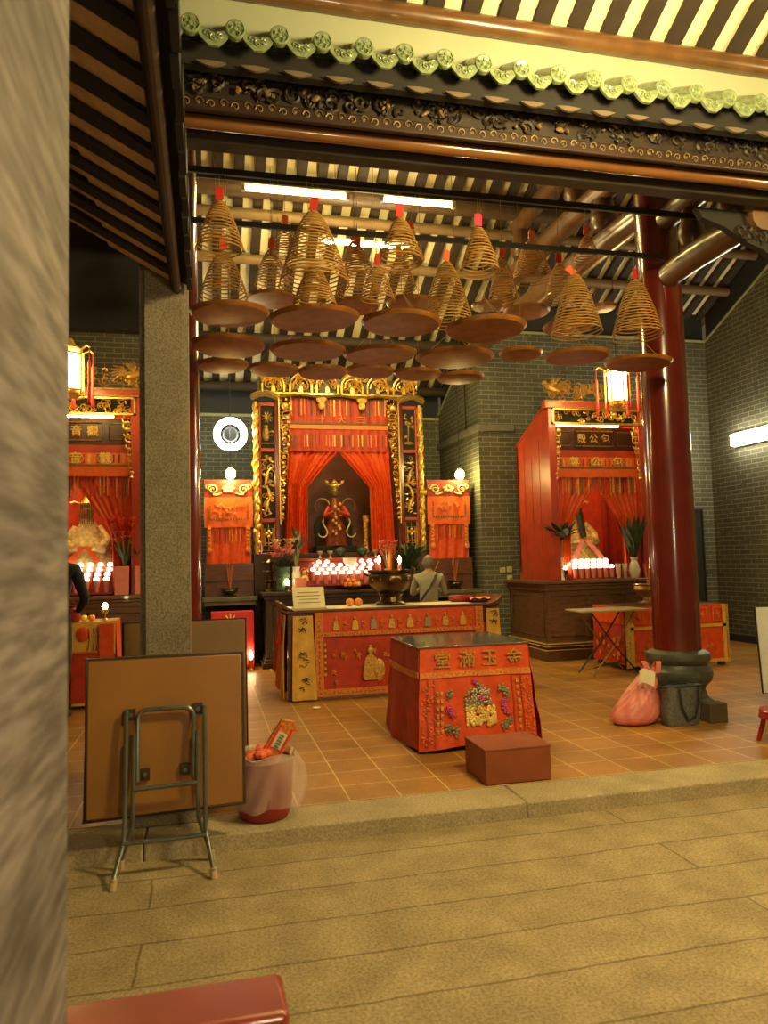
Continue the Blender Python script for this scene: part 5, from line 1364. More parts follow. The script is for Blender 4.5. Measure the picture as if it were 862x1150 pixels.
# ================================================================== TABLES AND FLOOR THINGS
def front_table():
    X0, X1, Y0, Y1, Z = 1.62, 2.53, 5.70, 6.60, .90
    cx, w = (X0+X1)/2, (X1-X0)/2
    t = thing('offering_table', 'square offering table with a grey glass top near the kerb', 'table', (cx, Y0, 0))
    M = MB(); M.box(-w, w, 0, Y1-Y0, Z-.04, Z-.008); M.build('top', m_altarwood, t)
    M = MB(); M.box(-w-.02, w+.02, -.02, Y1-Y0+.02, Z+.004, Z+.016); M.build('glass_top', m_glasstop, t, bevel=.004)
    for x in (-w+.06, w-.06):
        for y in (.06, Y1-Y0-.06): MB().box(x-.03, x+.03, y-.03, y+.03, FZ, Z-.04).build('leg', m_altarwood, t, bevel=.005)
    c = thing('table_cloth', 'glossy red sequinned cloth draped over the square offering table', 'cloth', (cx, Y0, 0))
    D = Y1-Y0; rn = random.Random(51)
    M = MB(); M.box(-w-.006, w+.006, -.006, D+.006, Z-.006, Z+.003); M.build('top_cloth', m_cloth, c)
    # four hanging sides, flared
    def side(k):
        def fn(u, v):
            fl = .055*v+.014*sin(u*13+k)*v+.02*sin(u*5+2*k)*v+.006*sin((u*1.3-v)*15+k)*min(1, v*3); q = 1+.10*v
            z = Z-.004-(Z-.125-.02*sin(u*4+k))*v
            if k == 0: return (-w*q+2*w*q*u, -fl-.008, z)
            if k == 1: return (w+.008+fl, (D*u-D/2)*q+D/2, z)
            if k == 2: return (w*q-2*w*q*u, D+fl+.008, z)
            return (-w-.008-fl, D/2-(D*u-D/2)*q, z)
        return fn
    sides = []
    for k in range(4):
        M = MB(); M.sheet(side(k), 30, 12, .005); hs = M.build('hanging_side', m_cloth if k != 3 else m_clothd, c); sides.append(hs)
    # upper band, fringe
    for k in range(4):
        f = side(k); nx, ny = ((0, -1), (1, 0), (0, 1), (-1, 0))[k]
        M = MB()
        def g(u, v, f=f, nx=nx, ny=ny):
            p = f(u, .235+.06*v); return (p[0]+nx*.010, p[1]+ny*.010, p[2])
        M.sheet(g, 40, 1, .008); M.build('gold_fringe', m_embro2, sides[k])
        if k == 0:
            for q in (.06, .12, .82, .90):
                M = MB()
                def h(u, v, q=q): p = f(q+.012*u, .31+.66*v); return (p[0], p[1]-.006, p[2])
                M.sheet(h, 1, 6, .004); M.build('border_strip', m_clothd, c)
    f = side(0)
    def P(u, v, d=.016): p = f(u, v); return (p[0], p[1]-d, p[2])
    for i, ch in enumerate('堂滿玉金'):
        u = (.20, .42, .63, .86)[i]; p = P(u, .125); text(ch, .145, sides[0], p, mat('faded_embroidery', (.50, .27, .05), .5, metal=.2, var=.5, scale=70), depth=.002)
    def spray(us, name, m, s, kind='flower'):
        for u, v in us:
            M = MB(); p = P(u, v); motif(M, p[0], p[2], p[1], s, rn, kind); M.build(name, m, sides[0])
    # central embroidered dragon-pot: gold lower part, silvery top
    M = MB()
    for i in range(170):
        u, v = rn.uniform(.40, .64), rn.uniform(.60, .80); p = P(u, v, .012); M.sph(p, (.014, .005, .014), 6, 4)
    M.build('gold_sequins', m_goldp, sides[0])
    M = MB()
    for i in range(110):
        u, v = rn.uniform(.41, .61)+rn.uniform(-.02, .02), rn.uniform(.43, .60); p = P(u, v, .012); M.sph(p, (.013, .005, .013), 6, 4)
    M.build('silver_sequins', m_silver, sides[0])
    spray([(.26, .46), (.24, .80), (.30, .83), (.72, .42), (.76, .47), (.72, .80), (.77, .76), (.52, .40)], 'embroidered_flower', m_silver, .04)
    spray([(.25, .60), (.27, .66), (.74, .56), (.73, .62), (.75, .67), (.48, .35), (.53, .52)], 'pink_spray', m_pinkseq, .03)
    for u, v0 in ((.15, .45), (.185, .45), (.87, .36)):
        for k in range(6 if u < .5 else 8):
            p = P(u, v0+.075*k*(1 if u < .5 else .9), .012); M = MB(); M.box(p[0]-.010, p[0]+.010, p[1]-.003, p[1]+.006, p[2]-.014, p[2]+.014)
            M.tube([(p[0]-.012, p[1]-.004, p[2]+.004), (p[0]+.012, p[1]-.004, p[2]+.006)], .003, 4); M.build('gold_mark', m_embro, sides[0])
    M = MB()
    for i in range(120):
        u, v = rn.choice([rn.uniform(.02, .12), rn.uniform(.9, .99)]), rn.uniform(.33, .95); p = P(u, v, .010); M.sph(p, (.008, .004, .008), 5, 3)
    M.build('spangles', m_embro2, c)['kind'] = 'stuff'
front_table()

def box_and_bench():
    t = thing('step_box', 'low plain brown-red wooden box in front of the offering table', 'box', (2.01, 4.73, FZ))
    MB().box(-.235, .235, .0, .40, .005, .235).build('body', m_redbox, t, bevel=.006)
    M = MB(); M.box(-.238, .238, -.003, .403, .222, .238); M.build('lid', m_redbox, t, bevel=.004)
    t = thing('bench', 'red lacquered wooden bench end in front of the rough granite post', 'bench', (-.465, 1.72, .06))
    MB().box(-.6, .635, 0, .18, .50, .55).build('seat', m_bench, t, bevel=.018)
    M = MB(); M.box(-.58, .60, .02, .04, .40, .50); M.build('apron', m_bench, t); M = MB(); M.box(-.58, .60, .14, .16, .40, .50); M.build('apron', m_bench, t)
    for x in (-.52, .50):
        for y in (.045, .135): M = MB(); M.taper((x-.03+(.05 if x > 0 else -.05), x+.03+(.05 if x > 0 else -.05), y-.025, y+.025), (x-.025, x+.025, y-.025, y+.025), -.06, .50); M.build('leg', m_bench, t)
box_and_bench()

def folding():
    # standing folded table: tilted board with U-frames
    t = thing('folding_table', 'orange-brown folded table standing on grey steel legs on the courtyard edge', 'table', (-.225, 4.05, 0))
    def tp(y, z): return y+.0*z
    # board plane leans back: y = .10 + .16*(z-.2)
    yb = lambda z: .225+.09*(z-.2)
    def Q(x, z, d=0): return (x, yb(z)-d, z)
    M = MB(); w = .414
    vs = [Q(-w, .265), Q(w, .285), Q(w, 1.098), Q(-w, 1.10)]
    M.add([(*v[:2], v[2]) for v in vs]+[(v[0], v[1]+.028, v[2]) for v in vs], [(0, 1, 2, 3), (7, 6, 5, 4), (4, 5, 1, 0), (5, 6, 2, 1), (6, 7, 3, 2), (7, 4, 0, 3)])
    M.build('board', m_lam, t, bevel=.012)
    M = MB(); M.tube([Q(-w, .265, -.014), Q(w, .285, -.014), Q(w, 1.098, -.014), Q(-w, 1.10, -.014)], .0155, 6, closed=True); M.build('edge_band', m_darkwood, t)
    r = .0125
    # outer leg frame: two long tubes down to splayed feet
    def leg(q):
        M = MB(); M.tube([Q(q*.205, .83, .035), Q(q*.205, .45, .06), Q(q*.205, .24, .085), Q(q*.21, .17, .10), (q*.245, -.03, .04)], r, 9); lg = M.build('leg', m_tube, t)
        MB().bar((q*.241, -.016, .055), (q*.247, -.024, .0), .018, .019, 10).build('rubber_foot', m_rub, lg)
        M = MB(); M.tube([Q(q*.165, .70, .04), Q(q*.165, .40, .065), Q(q*.17, .24, .04), (q*.235, .23, .04)], r, 9); lg = M.build('leg', m_tube, t)
        MB().bar((q*.232, .222, .055), (q*.236, .234, .0), .018, .019, 10).build('rubber_foot', m_rub, lg)
    leg(-1); leg(1)
    M = MB(); M.tube([Q(-.145, .46, .05)] + [Q(-.145, .74, .035)] + [Q(-.10-.045*cos(a), .78+.045*sin(a), .03) for a in [pi/2*k/4 for k in range(5)]] + [Q(.10+.045*sin(a), .78+.045*cos(a), .03) for a in [pi/2*k/4 for k in range(5)]] + [Q(.145, .74, .035), Q(.145, .46, .05)], r, 9); M.build('inner_frame', m_tube, t)
    M = MB(); M.bar(Q(-.165, .425, .065), Q(.165, .435, .065), r, n=9); M.build('crossbar', m_tube, t)
    M = MB(); a = Q(-.208, .17, .10); b = Q(.208, .175, .10); M.tube([a, b], .019, 9, flat=.6); M.build('crossbar', m_tube, t)
    for x, z in ((-.185, .80), (.17, .81), (-.11, .485), (.10, .495)):
        M = MB(); M.bar((x, yb(z)-.028, z), (x, yb(z)-.018, z), .012, n=8); M.build('bolt', m_tube, t); M = MB(); M.box(x-.025, x+.025, yb(z)-.02, yb(z)-.001, z-.03, z+.03); M.build('bracket', mat('dark_bracket', (.07, .05, .03), .5, metal=.4), t)
    # second folded table behind the pillar
    t = thing('folding_table', 'plain brown folded table leaning upright behind the granite pillar', 'table', (-.13, 5.25, FZ))
    M = MB(); M.prism([(.0, 0.02), (.03, 0.02), (.11, 1.12), (.08, 1.12)], 'x', -.42, .385); M.build('board', m_lamd, t, bevel=.006)
    M = MB(); M.tube([(-.42, .015, .02), (.385, .015, .02), (.385, .095, 1.12), (-.42, .095, 1.12)], .014, 6, closed=True); M.build('edge_band', m_black, t)
    for q in (-.25, .22): M = MB(); M.tube([(q, .05, .9), (q, .08, .3), (q, .20, .012)], .012, 8); M.build('leg', m_tube, t)
folding()

def bin_():
    t = thing('waste_bin', 'dark red plastic bin lined with a clear bag beside the folded table', 'bin', (.32, 4.60, FZ))
    MB().lathe([(.0, .004), (.135, .004), (.15, .02), (.165, .10), (.18, .34), (.172, .34), (.15, .03), (0, .02)], n=28).build('tub', m_bucket, t)
    M = MB(); rn = random.Random(61)
    def bag(u, v):
        a = 2*pi*u; r = .188+.012*sin(a*9+v*6)*(.4+v)+.010*sin(a*5)*v
        if cos(a) > .2: r += .10*v*(1-v)*4*(cos(a)-.2)*.6+.05*(cos(a)-.2)*v
        return (r*cos(a), r*sin(a), .37-.29*v+.012*sin(a*4))
    M.sheet(bag, 56, 12, .002); M.build('plastic_bag', m_clear, t, angle=60)
    def lip(u, v):
        a = 2*pi*u; r = .188-.02*sin(pi*v)-.01+.012*sin(a*9)*(1-v); return (r*cos(a), r*sin(a), .37+.012*sin(a*4)+.03*sin(pi*v)-.06*v)
    M = MB(); M.sheet(lip, 40, 4, .002); M.build('bag_lip', m_clear, t, angle=60)
    o = MB()
    for k in range(12): o.sph((.10*cos(k*2.4)*((k % 4)/4+.2), .10*sin(k*2.4)*((k % 3)/3+.2), .34+.02*(k % 3)), (.05, .04, .025), 7, 5, Matrix.Rotation(k, 3, 'Z'))
    o = o.build('waste_paper', m_tago, loc=(.29, 4.60, FZ), angle=15); tag(o, 'crumpled orange-red paper filling the lined bin', 'waste paper')
    t = thing('incense_packet', 'tall torn red and gold incense packet sticking out of the bin', 'packet', (.36, 4.58, FZ+.36))
    t.rotation_euler = (.1, .52, .1)
    M = MB(); M.prism([(-.055, -.12), (.055, -.12), (.06, .16), (.075, .2), (.03, .235), (-.045, .215), (-.055, .1)], 'y', -.015, .015); M.build('packet', m_embro2, t)
    M = MB(); M.box(-.03, .03, -.019, -.014, .05, .15); M.build('label', m_paper, t)
    M = MB(); 
    for x in (-.045, .035): M.box(x, x+.012, -.0185, -.0145, -.1, .19)
    M.build('red_stripe', m_tag, t)
    M = MB()
    for k in range(5): M.tube([(-.014, -.021, .06+.018*k), (.0, -.022, .064+.018*k), (.015, -.021, .058+.018*k)], .0025, 4)
    M.build('ink_mark', m_ink, t)
bin_()
o = MB().lathe([(0, 0), (.035, 0), (.045, .008), (.04, .012), (0, .01)], n=20).build('light_spot_disc', m_white, loc=(1.085, 7.75, FZ+.001)); tag(o, 'tiny white disc standing for a light spot on the tiles before the altar table', 'plate')  # white disc laid down in place of a spot of light on the floor

def right_side():
    # cloth-covered table behind the red column
    t = thing('offering_table', 'offering table behind the round red column, hung with red and gold cloths', 'table', (6.02, 8.75, 0))
    W, D, Z = .74, .80, .92
    MB().box(-W, W, 0, D, Z-.04, Z).build('top', m_altarwood, t, bevel=.008)
    for x in (-W+.05, W-.05):
        for y in (.05, D-.05): MB().box(x-.035, x+.035, y-.035, y+.035, FZ, Z-.04).build('leg', m_altarwood, t)
    c = thing('table_cloth', 'red cloth with gold bordered panels over the table behind the red column', 'cloth', (6.02, 8.75, 0)); rn = random.Random(71)
    M = MB()
    def fr(u, v): return (-W-.01+(2*W+.02)*u, -.015-.02*v+.006*sin(u*30)*v, Z-.005-.76*v)
    M.sheet(fr, 40, 6, .005); M.build('front_cloth', m_cloth, c)
    M = MB()
    def sd(u, v): return (-W-.012-.03*v-.01*sin(u*12)*v, D*(1-u), Z-.005-.74*v)
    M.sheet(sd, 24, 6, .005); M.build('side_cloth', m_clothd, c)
    M = MB()
    def sd2(u, v): return (-W-.022-.03*v*.3, D*(1-u), Z-.004-.22*v)
    M.sheet(sd2, 24, 3, .005); M.build('side_band', m_cloth, c)
    M = MB()
    for x in (-W+.03, W-.07): M.box(x, x+.05, -.05, -.04, .15, Z-.01)
    M.box(-W, W, -.05, -.04, .62, .66); M.box(-W, W, -.052, -.045, .16, .20); M.build('gold_border', m_yell, c)
    MB().box(W-.005, W+.02, -.045, .03, .14, Z-.01).build('patterned_border', m_embro, c); MB().box(-W-.04, -W+.03, -.055, -.042, .14, Z-.01).build('patterned_border', m_embro, c)
    for i in range(6):
        x = -W+.16+.235*i
        M = MB(); M.tube([(x-.07, -.048, .70), (x+.07, -.048, .70), (x+.07, -.048, .87), (x-.07, -.048, .87)], .006, 4, closed=True)
        for k in range(5): a = rn.uniform(-1.3, 1.3); M.tube([(x-.03*cos(a), -.05, .785-.05*sin(a)+rn.uniform(-.03, .03)), (x+.03*cos(a), -.05, .785+.05*sin(a))], .007, 4)
        M.build('embroidered_square', m_embro2, c)
    for i in range(24):
        M = MB(); motif(M, rn.uniform(-.6, .6), rn.uniform(.25, .58), -.045, .03, rn); M.build('embroidered_flower', m_embro2, c)
    M = MB()
    for i in range(14): M.sph((-W-.05, rn.uniform(.1, .7), rn.uniform(.22, .62)), (.008, .035, .035), 6, 4)
    M.build('side_flower', m_embro2, c)
    t = thing('incense_burner', 'green-gold brass incense burner on the table behind the red column', 'burner', (5.86, 9.1, Z+.003))
    MB().lathe([(.10, 0), (.11, .02), (.08, .05), (.08, .10), (.16, .14), (.20, .20), (.19, .25), (.215, .27), (.20, .275), (.17, .25), (0, .24)], n=28).build('bowl', m_brass, t)
    for i in range(3): a = 2*pi*i/3+.3; MB().sph((.12*cos(a), .12*sin(a), .02), (.03, .03, .02), 7, 5).build('leg', m_brass, t)
    for i in range(7): M = MB(); a = i*.9; M.bar((0, 0, .23), (.06*cos(a), .06*sin(a), .55), .003, n=4); M.build('stick', m_embro2, t)
    # small folding stand
    t = thing('folding_stand', 'small square folding table on thin crossed legs beside the shrine cabinet', 'table', (4.93, 8.62, FZ))
    MB().prism([(-.46, -.22), (.46, -.25), (.46, .24), (-.44, .26)], 'z', .80, .822).build('top', mat('pale_worn_top', (.36, .30, .12), .4, var=.2), t, bevel=.004)
    for q in (-1, 1):
        for s in (-1, 1): M = MB(); M.tube([(q*.30*s, q*.16, .80), (q*.02*s, q*.17, .40), (-q*.32*s, q*.18, .012)], .010, 7); M.build('leg', m_pole if s > 0 else m_dullgold, t)
    M = MB(); M.bar((-.30, -.18, .12), (.30, .18, .12), .008, n=6); M.build('stretcher', m_pole, t)
    # pink bag
    t = thing('plastic_bag', 'stuffed pink plastic carrier bag leaning on the red column base', 'bag', (3.745, 6.05, FZ))
    M = MB()
    PB = [(.02, .002), (.14, .004), (.195, .03), (.21, .08), (.195, .16), (.155, .25), (.11, .33), (.075, .40), (.055, .45), (.06, .48)]
    def bg(u, v):
        a = 2*pi*u; q = v*(len(PB)-1); i = min(int(q), len(PB)-2); f = q-i
        r = PB[i][0]*(1-f)+PB[i+1][0]*f; z = PB[i][1]*(1-f)+PB[i+1][1]*f; h = z/.48
        cr = 1+(.05*sin(a*4+h*6)+.045*sin(a*9+h*13)+.035*sin(a*15-h*22))*(.35+h)
        return (r*cr*cos(a)*1.08-.07*(1-h)+.13*h, r*cr*sin(a)*.75, z+.012*sin(a*3)*h)
    M.sheet(bg, 80, 30, .003)
    M.build('body', m_pinkbag, t, angle=50)
    for q in (-1, 1):
        M = MB()
        def hd(u, v, q=q): a = pi*v; return (.13+q*.025+(u-.5)*.05+.03*q*sin(a), -.03*q+.04*cos(a), .44+.10*sin(a))
        M.sheet(hd, 3, 10, .003); M.build('handle', m_pinkbag, t)
    M = MB()
    def pp(u, v): return (-.13+.14*u+.02*v, -.10+.02*sin(u*5), .36+.12*v+.02*sin(u*4))
    M.sheet(pp, 5, 5, .006); o = M.build('paper_scrap', m_paper, loc=(3.78, 6.0, FZ)); tag(o, 'crumpled pale paper poking out of the pink plastic bag', 'paper')
    # tote bag
    t = thing('tote_bag', 'grey woven tote bag with black handles standing against the column base', 'bag', (4.04, 5.88, FZ))
    M = MB()
    def tb(u, v):
        a = 2*pi*u; c, s = cos(a), sin(a); p = .35
        x = (abs(c)**p)*(1 if c > 0 else -1)*(.150+.035*v+.012*sin(v*7)); y = (abs(s)**p)*(1 if s > 0 else -1)*(.06+.01*v+.008*sin(x*30))
        return (x+.02*v, y, .005+.335*v)
    M.sheet(tb, 48, 10, .005); M.box(-.15, .15, -.05, .05, .004, .012); M.build('body', m_tote, t, angle=50)
    M = MB(); M.tube([(-.055, -.078, .325), (-.05, -.088, .25), (-.035, -.084, .16), (0.02, -.08, .05), (.085, -.086, .08), (.12, -.09, .2), (.125, -.088, .325)], .012, 6, flat=.4); M.build('handle', m_strap, t)
    M = MB(); M.tube([(-.05, .078, .325), (-.03, .09, .22), (.04, .085, .12), (.11, .09, .22), (.12, .08, .325)], .012, 6, flat=.4); M.build('handle', m_strap, t)
    M = MB(); M.tube([(.21*cos(a)**1+.02 if False else (.205*(abs(cos(a))**.35)*(1 if cos(a) > 0 else -1)+.02), .074*(abs(sin(a))**.35)*(1 if sin(a) > 0 else -1), .34) for a in [2*pi*k/40 for k in range(40)]], .007, 5, closed=True); M.build('rim_binding', m_strap, t)
    # small dark carton
    o = MB().box(-.09, .09, -.07, .07, 0, .17).build('dark_carton', mat('dark_card', (.10, .07, .04), .8, var=.2), loc=(4.38, 5.88, FZ), bevel=.008); tag(o, 'small dark carton on the floor behind the grey tote bag', 'box')
    # white board on an easel, cut by the frame
    t = thing('notice_board', 'white notice board with a black edge standing at the right-hand limit of the hall', 'board', (5.35, 5.95, FZ), -.05)
    t['label'] = 'white stone-grey notice board with a black edge standing near the kerb'
    MB().prism([(-.375, .20), (.4, .20), (.4, .98), (-.41, .98)], 'y', -.012, .012).build('panel', m_cloud, t)
    M = MB(); M.tube([(-.375, .004, .20), (-.41, .004, .98)], .010, 6); M.tube([(.4, .004, .2), (.4, .004, .98)], .010, 6); M.tube([(-.375, .004, .2), (.4, .004, .2)], .010, 6); M.build('edge', m_black, t)
    for x in (-.15, .3): M = MB(); M.bar((x, .04, .9), (x+.05, .20, .0), .012, n=8); M.bar((x, .02, .9), (x, -.12, .0), .012, n=8); M.build('leg', m_tube, t)
    # orange-red stool
    t = thing('stool', 'orange-red plastic stool with slanting legs near the kerb', 'stool', (4.37, 5.06, FZ))
    MB().lathe([(0, .22), (.14, .22), (.155, .235), (.16, .25), (.15, .262), (0, .262)], n=24).build('seat', m_bucket, t)
    for i in range(4):
        a = pi/4+pi/2*i; M = MB(); M.bar((.11*cos(a), .11*sin(a), .225), (.17*cos(a), .17*sin(a), 0), .020, .016, 8); M.build('leg', m_bucket, t)
    M = MB()
    def rim(u, v): a = 2*pi*u; return ((.152+.012*v)*cos(a), (.152+.012*v)*sin(a), .245-.05*v)
    M.sheet(rim, 24, 2, .004); M.build('rim', m_bucket, t)
    # switch boxes on the pier
    for x, z, lab in ((4.68, 1.40, 'cream switch box on the brick pier, nearer the altar table'), (4.80, 1.41, 'cream switch box on the brick pier, nearer the shrine cabinet'), (4.80, 1.27, 'pale lower switch box on the brick pier')):
        t = thing('switch_box', lab, 'switch', (x, 11.40, z)); MB().box(-.045, .045, -.03, 0, -.045, .045).build('plate', m_switch, t, bevel=.005); M = MB(); M.box(-.012, .012, -.038, -.03, -.018, .018); M.build('rocker', m_lampmetal, t)
    o = MB().tube([(4.80, 11.385, 1.22), (4.80, 11.385, .11)], .010, 6).build('conduit', m_pole); tag(o, 'thin dark conduit running down the brick pier from the switches', 'pipe')
    o = MB().tube([(4.335, 11.95, 5.05), (4.335, 11.95, 3.80)], .012, 6).build('conduit', m_pole); tag(o, 'thin dark conduit on the pier wall above the ledge', 'pipe')
right_side()

def left_side():
    t = thing('offering_table', 'small high table with yellow and red cloth in the dark side bay', 'table', (-1.19, 8.6, 0))
    W, D, Z = .21, .45, 1.02
    MB().box(-W, W, 0, D, Z-.03, Z).build('top', m_altarwood, t)
    for x in (-W+.04, W-.04):
        for y in (.04, D-.04): MB().box(x-.025, x+.025, y-.025, y+.025, FZ, Z-.03).build('leg', m_altarwood, t)
    c = thing('table_cloth', 'yellow and red striped cloth on the small table in the dark side bay', 'cloth', (-1.19, 8.6, 0)); rn = random.Random(81)
    for k in range(4):
        M = MB()
        def fn(u, v, k=k):
            e = .012+.03*v+.008*sin(u*9+k)*v; z = Z+.002-(.84 if k % 2 else .88)*v
            return [(-W-.01+(2*W+.02)*u, -e, z), (W+e, D*u, z), (W-2*W*u, D+e, z), (-W-e, D*(1-u), z)][k]
        M.sheet(fn, 14, 8, .005); M.build('hanging_side', m_yell if k == 0 else m_cloth, c)
    M = MB(); M.box(-W-.01, W+.01, -.012, D+.012, Z+.001, Z+.006); M.build('top_cloth', m_embro, c)
    M = MB()
    def red(u, v): return (.06+.15*u, -.055-.01*v, Z-.02-.4*v)
    M.sheet(red, 6, 4, .004)
    M.sph((-.10, -.045, Z-.12), (.07, .012, .08), 8, 5); M.box(-W, W, -.055, -.045, Z-.33, Z-.31); M.build('red_patch', m_cloth, c)
    M = MB()
    for x in (-.05, .0, .035): M.tube([(x, -.05, Z-.06), (x+.01, -.056, Z-.2), (x-.005, -.058, Z-.3)], .005, 4)
    M.build('brush_writing', m_ink, c)
    M = MB()
    def low(u, v): return (-W-.012+(2*W+.024)*u, -.05-.01*v, Z-.34-.5*v)
    M.sheet(low, 10, 4, .004); M.build('lower_red_cloth', m_clothd, c)
    for x, lab, m in ((-1.31, 'pale mandarin on the small table near the standing person', m_yelfl), (-1.23, 'mandarin on the small table near the lit tea light', m_orange)):
        o = MB().sph((0, 0, .032), (.04, .04, .034), 12, 8).build('mandarin', m, loc=(x, 8.72, Z+.007)); tag(o, lab, 'fruit', 'fruit on the small table')
    t = thing('tea_light', 'lit tea light on a small stand on the yellow table', 'candle', (-1.10, 8.78, Z+.007))
    MB().lathe([(.035, 0), (.012, .02), (.012, .06), (.04, .09), (.045, .12), (.035, .12), (0, .09)], n=14).build('holder', m_brass, t)
    MB().lathe([(0, .115), (.026, .13), (.032, .155), (.02, .18), (0, .19)], n=10).build('flame', g_flame, t)
left_side()

# ================================================================== PEOPLE
def skin_mesh(nodes, edges, root, sub=2):
    names = list(nodes); me = bpy.data.meshes.new('s')
    me.from_pydata([nodes[n][0] for n in names], [(names.index(a), names.index(b)) for a, b in edges], [])
    o = bpy.data.objects.new('s', me); COL.objects.link(o)
    o.modifiers.new('Skin', 'SKIN')
    for i, n in enumerate(names):
        r = nodes[n][1]; sv = me.skin_vertices[0].data[i]
        sv.radius = r if isinstance(r, tuple) else (r, r); sv.use_root = (n == root); sv.use_loose = False
    ss = o.modifiers.new('Sub', 'SUBSURF'); ss.levels = sub; ss.render_levels = sub
    dg = bpy.context.evaluated_depsgraph_get(); dg.update()
    m2 = bpy.data.meshes.new_from_object(o.evaluated_get(dg), depsgraph=dg)
    bpy.data.objects.remove(o); bpy.data.meshes.remove(me)
    return m2
def person(label, loc, rz, pose, hair, bald, mats, H=1.0, fore=0):
    """mats: shirt, trousers, skin, shoe ; built facing +Y (back to the viewer)"""
    t = thing('person', label, 'person', loc, rz)
    N = {'pelvis': ((0, 0, .90), (.155, .115)), 'waist': ((0, .0, 1.04), (.145, .105)), 'chest': ((0, .01+fore*.5, 1.22), (.165, .115)), 'upper': ((0, .01+fore, 1.36), (.155, .10)), 'neck': ((0, .02+fore*1.2, 1.46), (.055, .055)), 'skull': ((0, .035+fore*1.4, 1.54), (.05, .05))}
    E = [('pelvis', 'waist'), ('waist', 'chest'), ('chest', 'upper'), ('upper', 'neck'), ('neck', 'skull')]
    for s, q in (('l', -1), ('r', 1)):
        N['hip'+s] = ((q*.09, 0, .82), .095); N['knee'+s] = ((q*.10, .02, .48), .062); N['calf'+s] = ((q*.10, -.01, .34), .056); N['ank'+s] = ((q*.10, -.02, .09), .04); N['toe'+s] = ((q*.115, .13, .035), (.042, .03))
        E += [('pelvis', 'hip'+s), ('hip'+s, 'knee'+s), ('knee'+s, 'calf'+s), ('calf'+s, 'ank'+s), ('ank'+s, 'toe'+s)]
        sh, el, wr, ha = pose[s]
        N['sh'+s] = (sh, .068); N['el'+s] = (el, .046); N['wr'+s] = (wr, .030); N['palm'+s] = (ha, (.038, .022))
        E += [('upper', 'sh'+s), ('sh'+s, 'el'+s), ('el'+s, 'wr'+s), ('wr'+s, 'palm'+s)]
        d = (Vector(ha)-Vector(wr)).normalized(); side = Vector((q, 0, 0))-d*d.x*q; side = side.normalized() if side.length > .01 else Vector((1, 0, 0))
        nrm = d.cross(side).normalized(); curl = Vector((-q*.6, .35, 0))
        for k, (off, L) in enumerate(((-.026, .07), (-.009, .082), (.009, .078), (.025, .06))):
            b = Vector(ha)+d*.030+side*off; m = b+d*L*.55+curl*.012; e = m+d*L*.35+curl*.03
            N[f'f{k}a{s}'] = (tuple(b), .0095); N[f'f{k}b{s}'] = (tuple(m), .0085); N[f'f{k}c{s}'] = (tuple(e), .0075)
            E += [('palm'+s, f'f{k}a{s}'), (f'f{k}a{s}', f'f{k}b{s}'), (f'f{k}b{s}', f'f{k}c{s}')]
        b = Vector(ha)-side*.034+curl*.01; e = b+d*.045-side*.02+curl*.02
        N['tha'+s] = (tuple(b), .011); N['thb'+s] = (tuple(e), .009); E += [('palm'+s, 'tha'+s), ('tha'+s, 'thb'+s)]
    me = skin_mesh(N, E, 'pelvis')
    # head with face, same mesh
    hc = Vector((0, .045+fore*1.5, 1.60)); M = MB()
    M.sph(hc, (.078, .096, .118), 20, 16); M.sph(hc+Vector((0, .092, -.015)), (.015, .022, .026), 8, 6)
    for q in (-1, 1): M.sph(hc+Vector((q*.080, -.005, -.01)), (.012, .022, .034), 8, 6); M.sph(hc+Vector((q*.030, .088, .012)), (.013, .010, .008), 8, 5)
    M.sph(hc+Vector((0, .086, -.055)), (.026, .012, .010), 8, 5)
    o = len(me.vertices); vs = [tuple(v.co) for v in me.vertices]+[tuple(v) for v in M.v]; fs = [tuple(p.vertices) for p in me.polygons]+[tuple(i+o for i in f) for f in M.f]
    bm = bpy.data.meshes.new('body'); bm.from_pydata(vs, [], fs)
    for m in mats: bm.materials.append(m)
    elz = {s: (Vector(pose[s][1]), Vector(pose[s][2])) for s in 'lr'}
    for p in bm.polygons:
        c = p.center; k = 0
        if p.index >= len(me.polygons): k = 2
        elif c.z < .075: k = 3
        elif c.z < .90 and abs(c.x) < .21: k = 1
        if c.z > 1.455 and abs(c.x) < .1: k = 2
        for s in 'lr':
            wr, ha = Vector(pose[s][2]), Vector(pose[s][3])
            if (c-wr).dot((ha-wr).normalized()) > -.02 and (c-wr).length < .26 and k != 3 and not (p.index >= len(me.polygons)) and c.z > .6: k = 2
        p.material_index = k
    bm.shade_smooth(); b = bpy.data.objects.new('body', bm); COL.objects.link(b); b.parent = t
    M = MB()
    def hr(u, v):
        a = 2*pi*u; ph = pi/2*(1-v*(1.45 if cos(a+pi/2) > -.2 else .75)); lo = .155 if bald else 0
        ph = min(ph, pi/2-lo*6) if bald else ph
        return (hc.x+.084*cos(ph)*cos(a), hc.y-.004+.103*cos(ph)*sin(a), hc.z+.006+.120*sin(ph))
    M.sheet(hr, 32, 10, .004); M.build('hair', hair, t, angle=60)
    t.scale = (H, H, H)
    return t
worship = {'l': ((-.19, .03, 1.37), (-.26, .10, 1.10), (-.07, .33, 1.22), (-.035, .36, 1.30)), 'r': ((.19, .03, 1.37), (.27, .10, 1.10), (.09, .33, 1.22), (.045, .36, 1.30))}
p = person('balding worshipper in a grey shirt with a black strap, seen from behind at the altar', (3.04, 10.12, FZ), -.25, worship, m_hair, True, [m_shirt, m_trous, m_skin, m_shoe], .915)
M = MB()
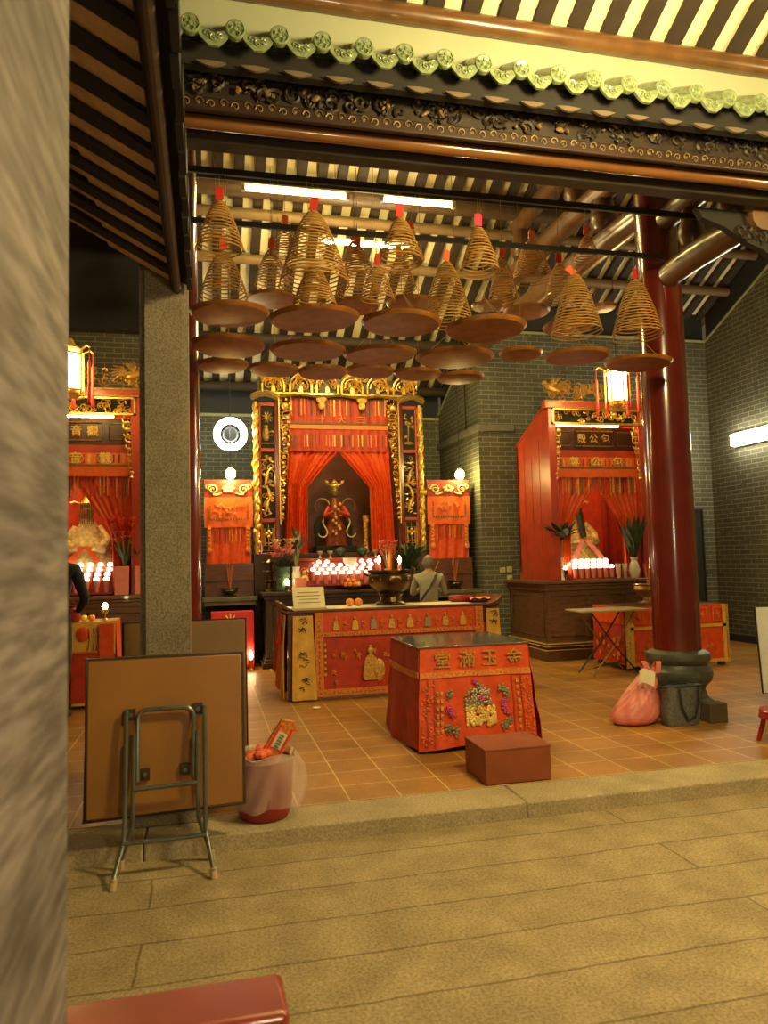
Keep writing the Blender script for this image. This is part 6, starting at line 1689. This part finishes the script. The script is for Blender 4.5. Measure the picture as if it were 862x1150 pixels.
M.tube([(.12, .0, 1.435), (.10, -.085, 1.36), (.02, -.135, 1.22), (-.09, -.135, 1.08), (-.155, -.06, .98)], .022, 8, flat=.35); M.tube([(.12, .0, 1.435), (.11, .09, 1.40), (.02, .155, 1.2), (-.09, .14, 1.05), (-.155, .06, .98)], .022, 8, flat=.35)
M.build('bag_strap', m_strap, p)
t = thing('incense_bundle', 'incense sticks held up in the worshipper hands', 'incense', (3.16, 10.50, 1.26))
for k in range(3): MB().bar((.0, 0, 0), (.16+.01*k, .02*k, .32), .004, n=5).build('stick', m_embro2, t)
stand_pose = {'l': ((-.19, .02, 1.38), (-.25, .05, 1.10), (-.16, .26, 1.0), (-.12, .33, 1.0)), 'r': ((.19, .02, 1.38), (.28, .03, 1.10), (.16, .24, .98), (.11, .31, .98))}
p2 = person('standing person in a dark jacket and olive trousers, half hidden by the near granite post', (-1.50, 8.05, FZ), -.1, stand_pose, m_hairb, False, [m_navy, m_trous, m_skin, m_shoe], 1.08, fore=.02)
t = thing('red_bag', 'small red cloth bag held at the waist by the standing person', 'bag', (-1.38, 8.28, 1.04))
MB().lathe([(0, .0), (.09, .005), (.11, .06), (.09, .13), (.05, .16), (.06, .18), (.0, .17)], n=16, sy=.6).build('pouch', m_clothd, t)
M = MB(); M.tube([(-.05, 0, .17), (-.03, 0, .23), (.03, 0, .23), (.05, 0, .17)], .006, 6); M.build('handle', m_clothd, t)

# ================================================================== LIGHT
w = bpy.data.worlds.new('world'); C.world = w; w.use_nodes = True
w.node_tree.nodes['Background'].inputs['Color'].default_value = (1, .72, .35, 1); w.node_tree.nodes['Background'].inputs['Strength'].default_value = .035
def area(name, loc, rot, sx, sy, e, col):
    l = bpy.data.lights.new(name, 'AREA'); l.shape = 'RECTANGLE'; l.size = sx; l.size_y = sy; l.energy = e; l.color = col
    o = bpy.data.objects.new(name, l); COL.objects.link(o); o.location = loc; o.rotation_euler = rot; return o
def point(name, loc, e, col, r=.1):
    l = bpy.data.lights.new(name, 'POINT'); l.energy = e; l.color = col; l.shadow_soft_size = r
    o = bpy.data.objects.new(name, l); COL.objects.link(o); o.location = loc; return o
WARM = (1, .72, .26)
COURT = (1, .76, .30)
point('courtyard_lamp', (2.4, 2.6, 4.2), 200, COURT, .25)
point('courtyard_lamp', (5.6, 2.7, 4.1), 130, COURT, .25)
point('front_fill_light', (1.5, -.6, 2.0), 60, (1, .78, .46), .2)  # added fill behind the camera, brightens the near post and gallery tiles
point('hall_fill_light', (2.05, 9.3, 4.7), 75, WARM, .3)  # added fill without a fixture, brightens the curtains and altar
vs = C.view_settings; vs.view_transform = 'Standard'; vs.look = 'None'; vs.exposure = 1.25; vs.gamma = 1; vs.use_curve_mapping = False
cy = C.cycles; cy.use_denoising = True; cy.sample_clamp_indirect = 4; cy.sample_clamp_direct = 20; cy.max_bounces = 6; cy.diffuse_bounces = 3; cy.glossy_bounces = 3
try: cy.use_light_tree = True
except Exception: pass
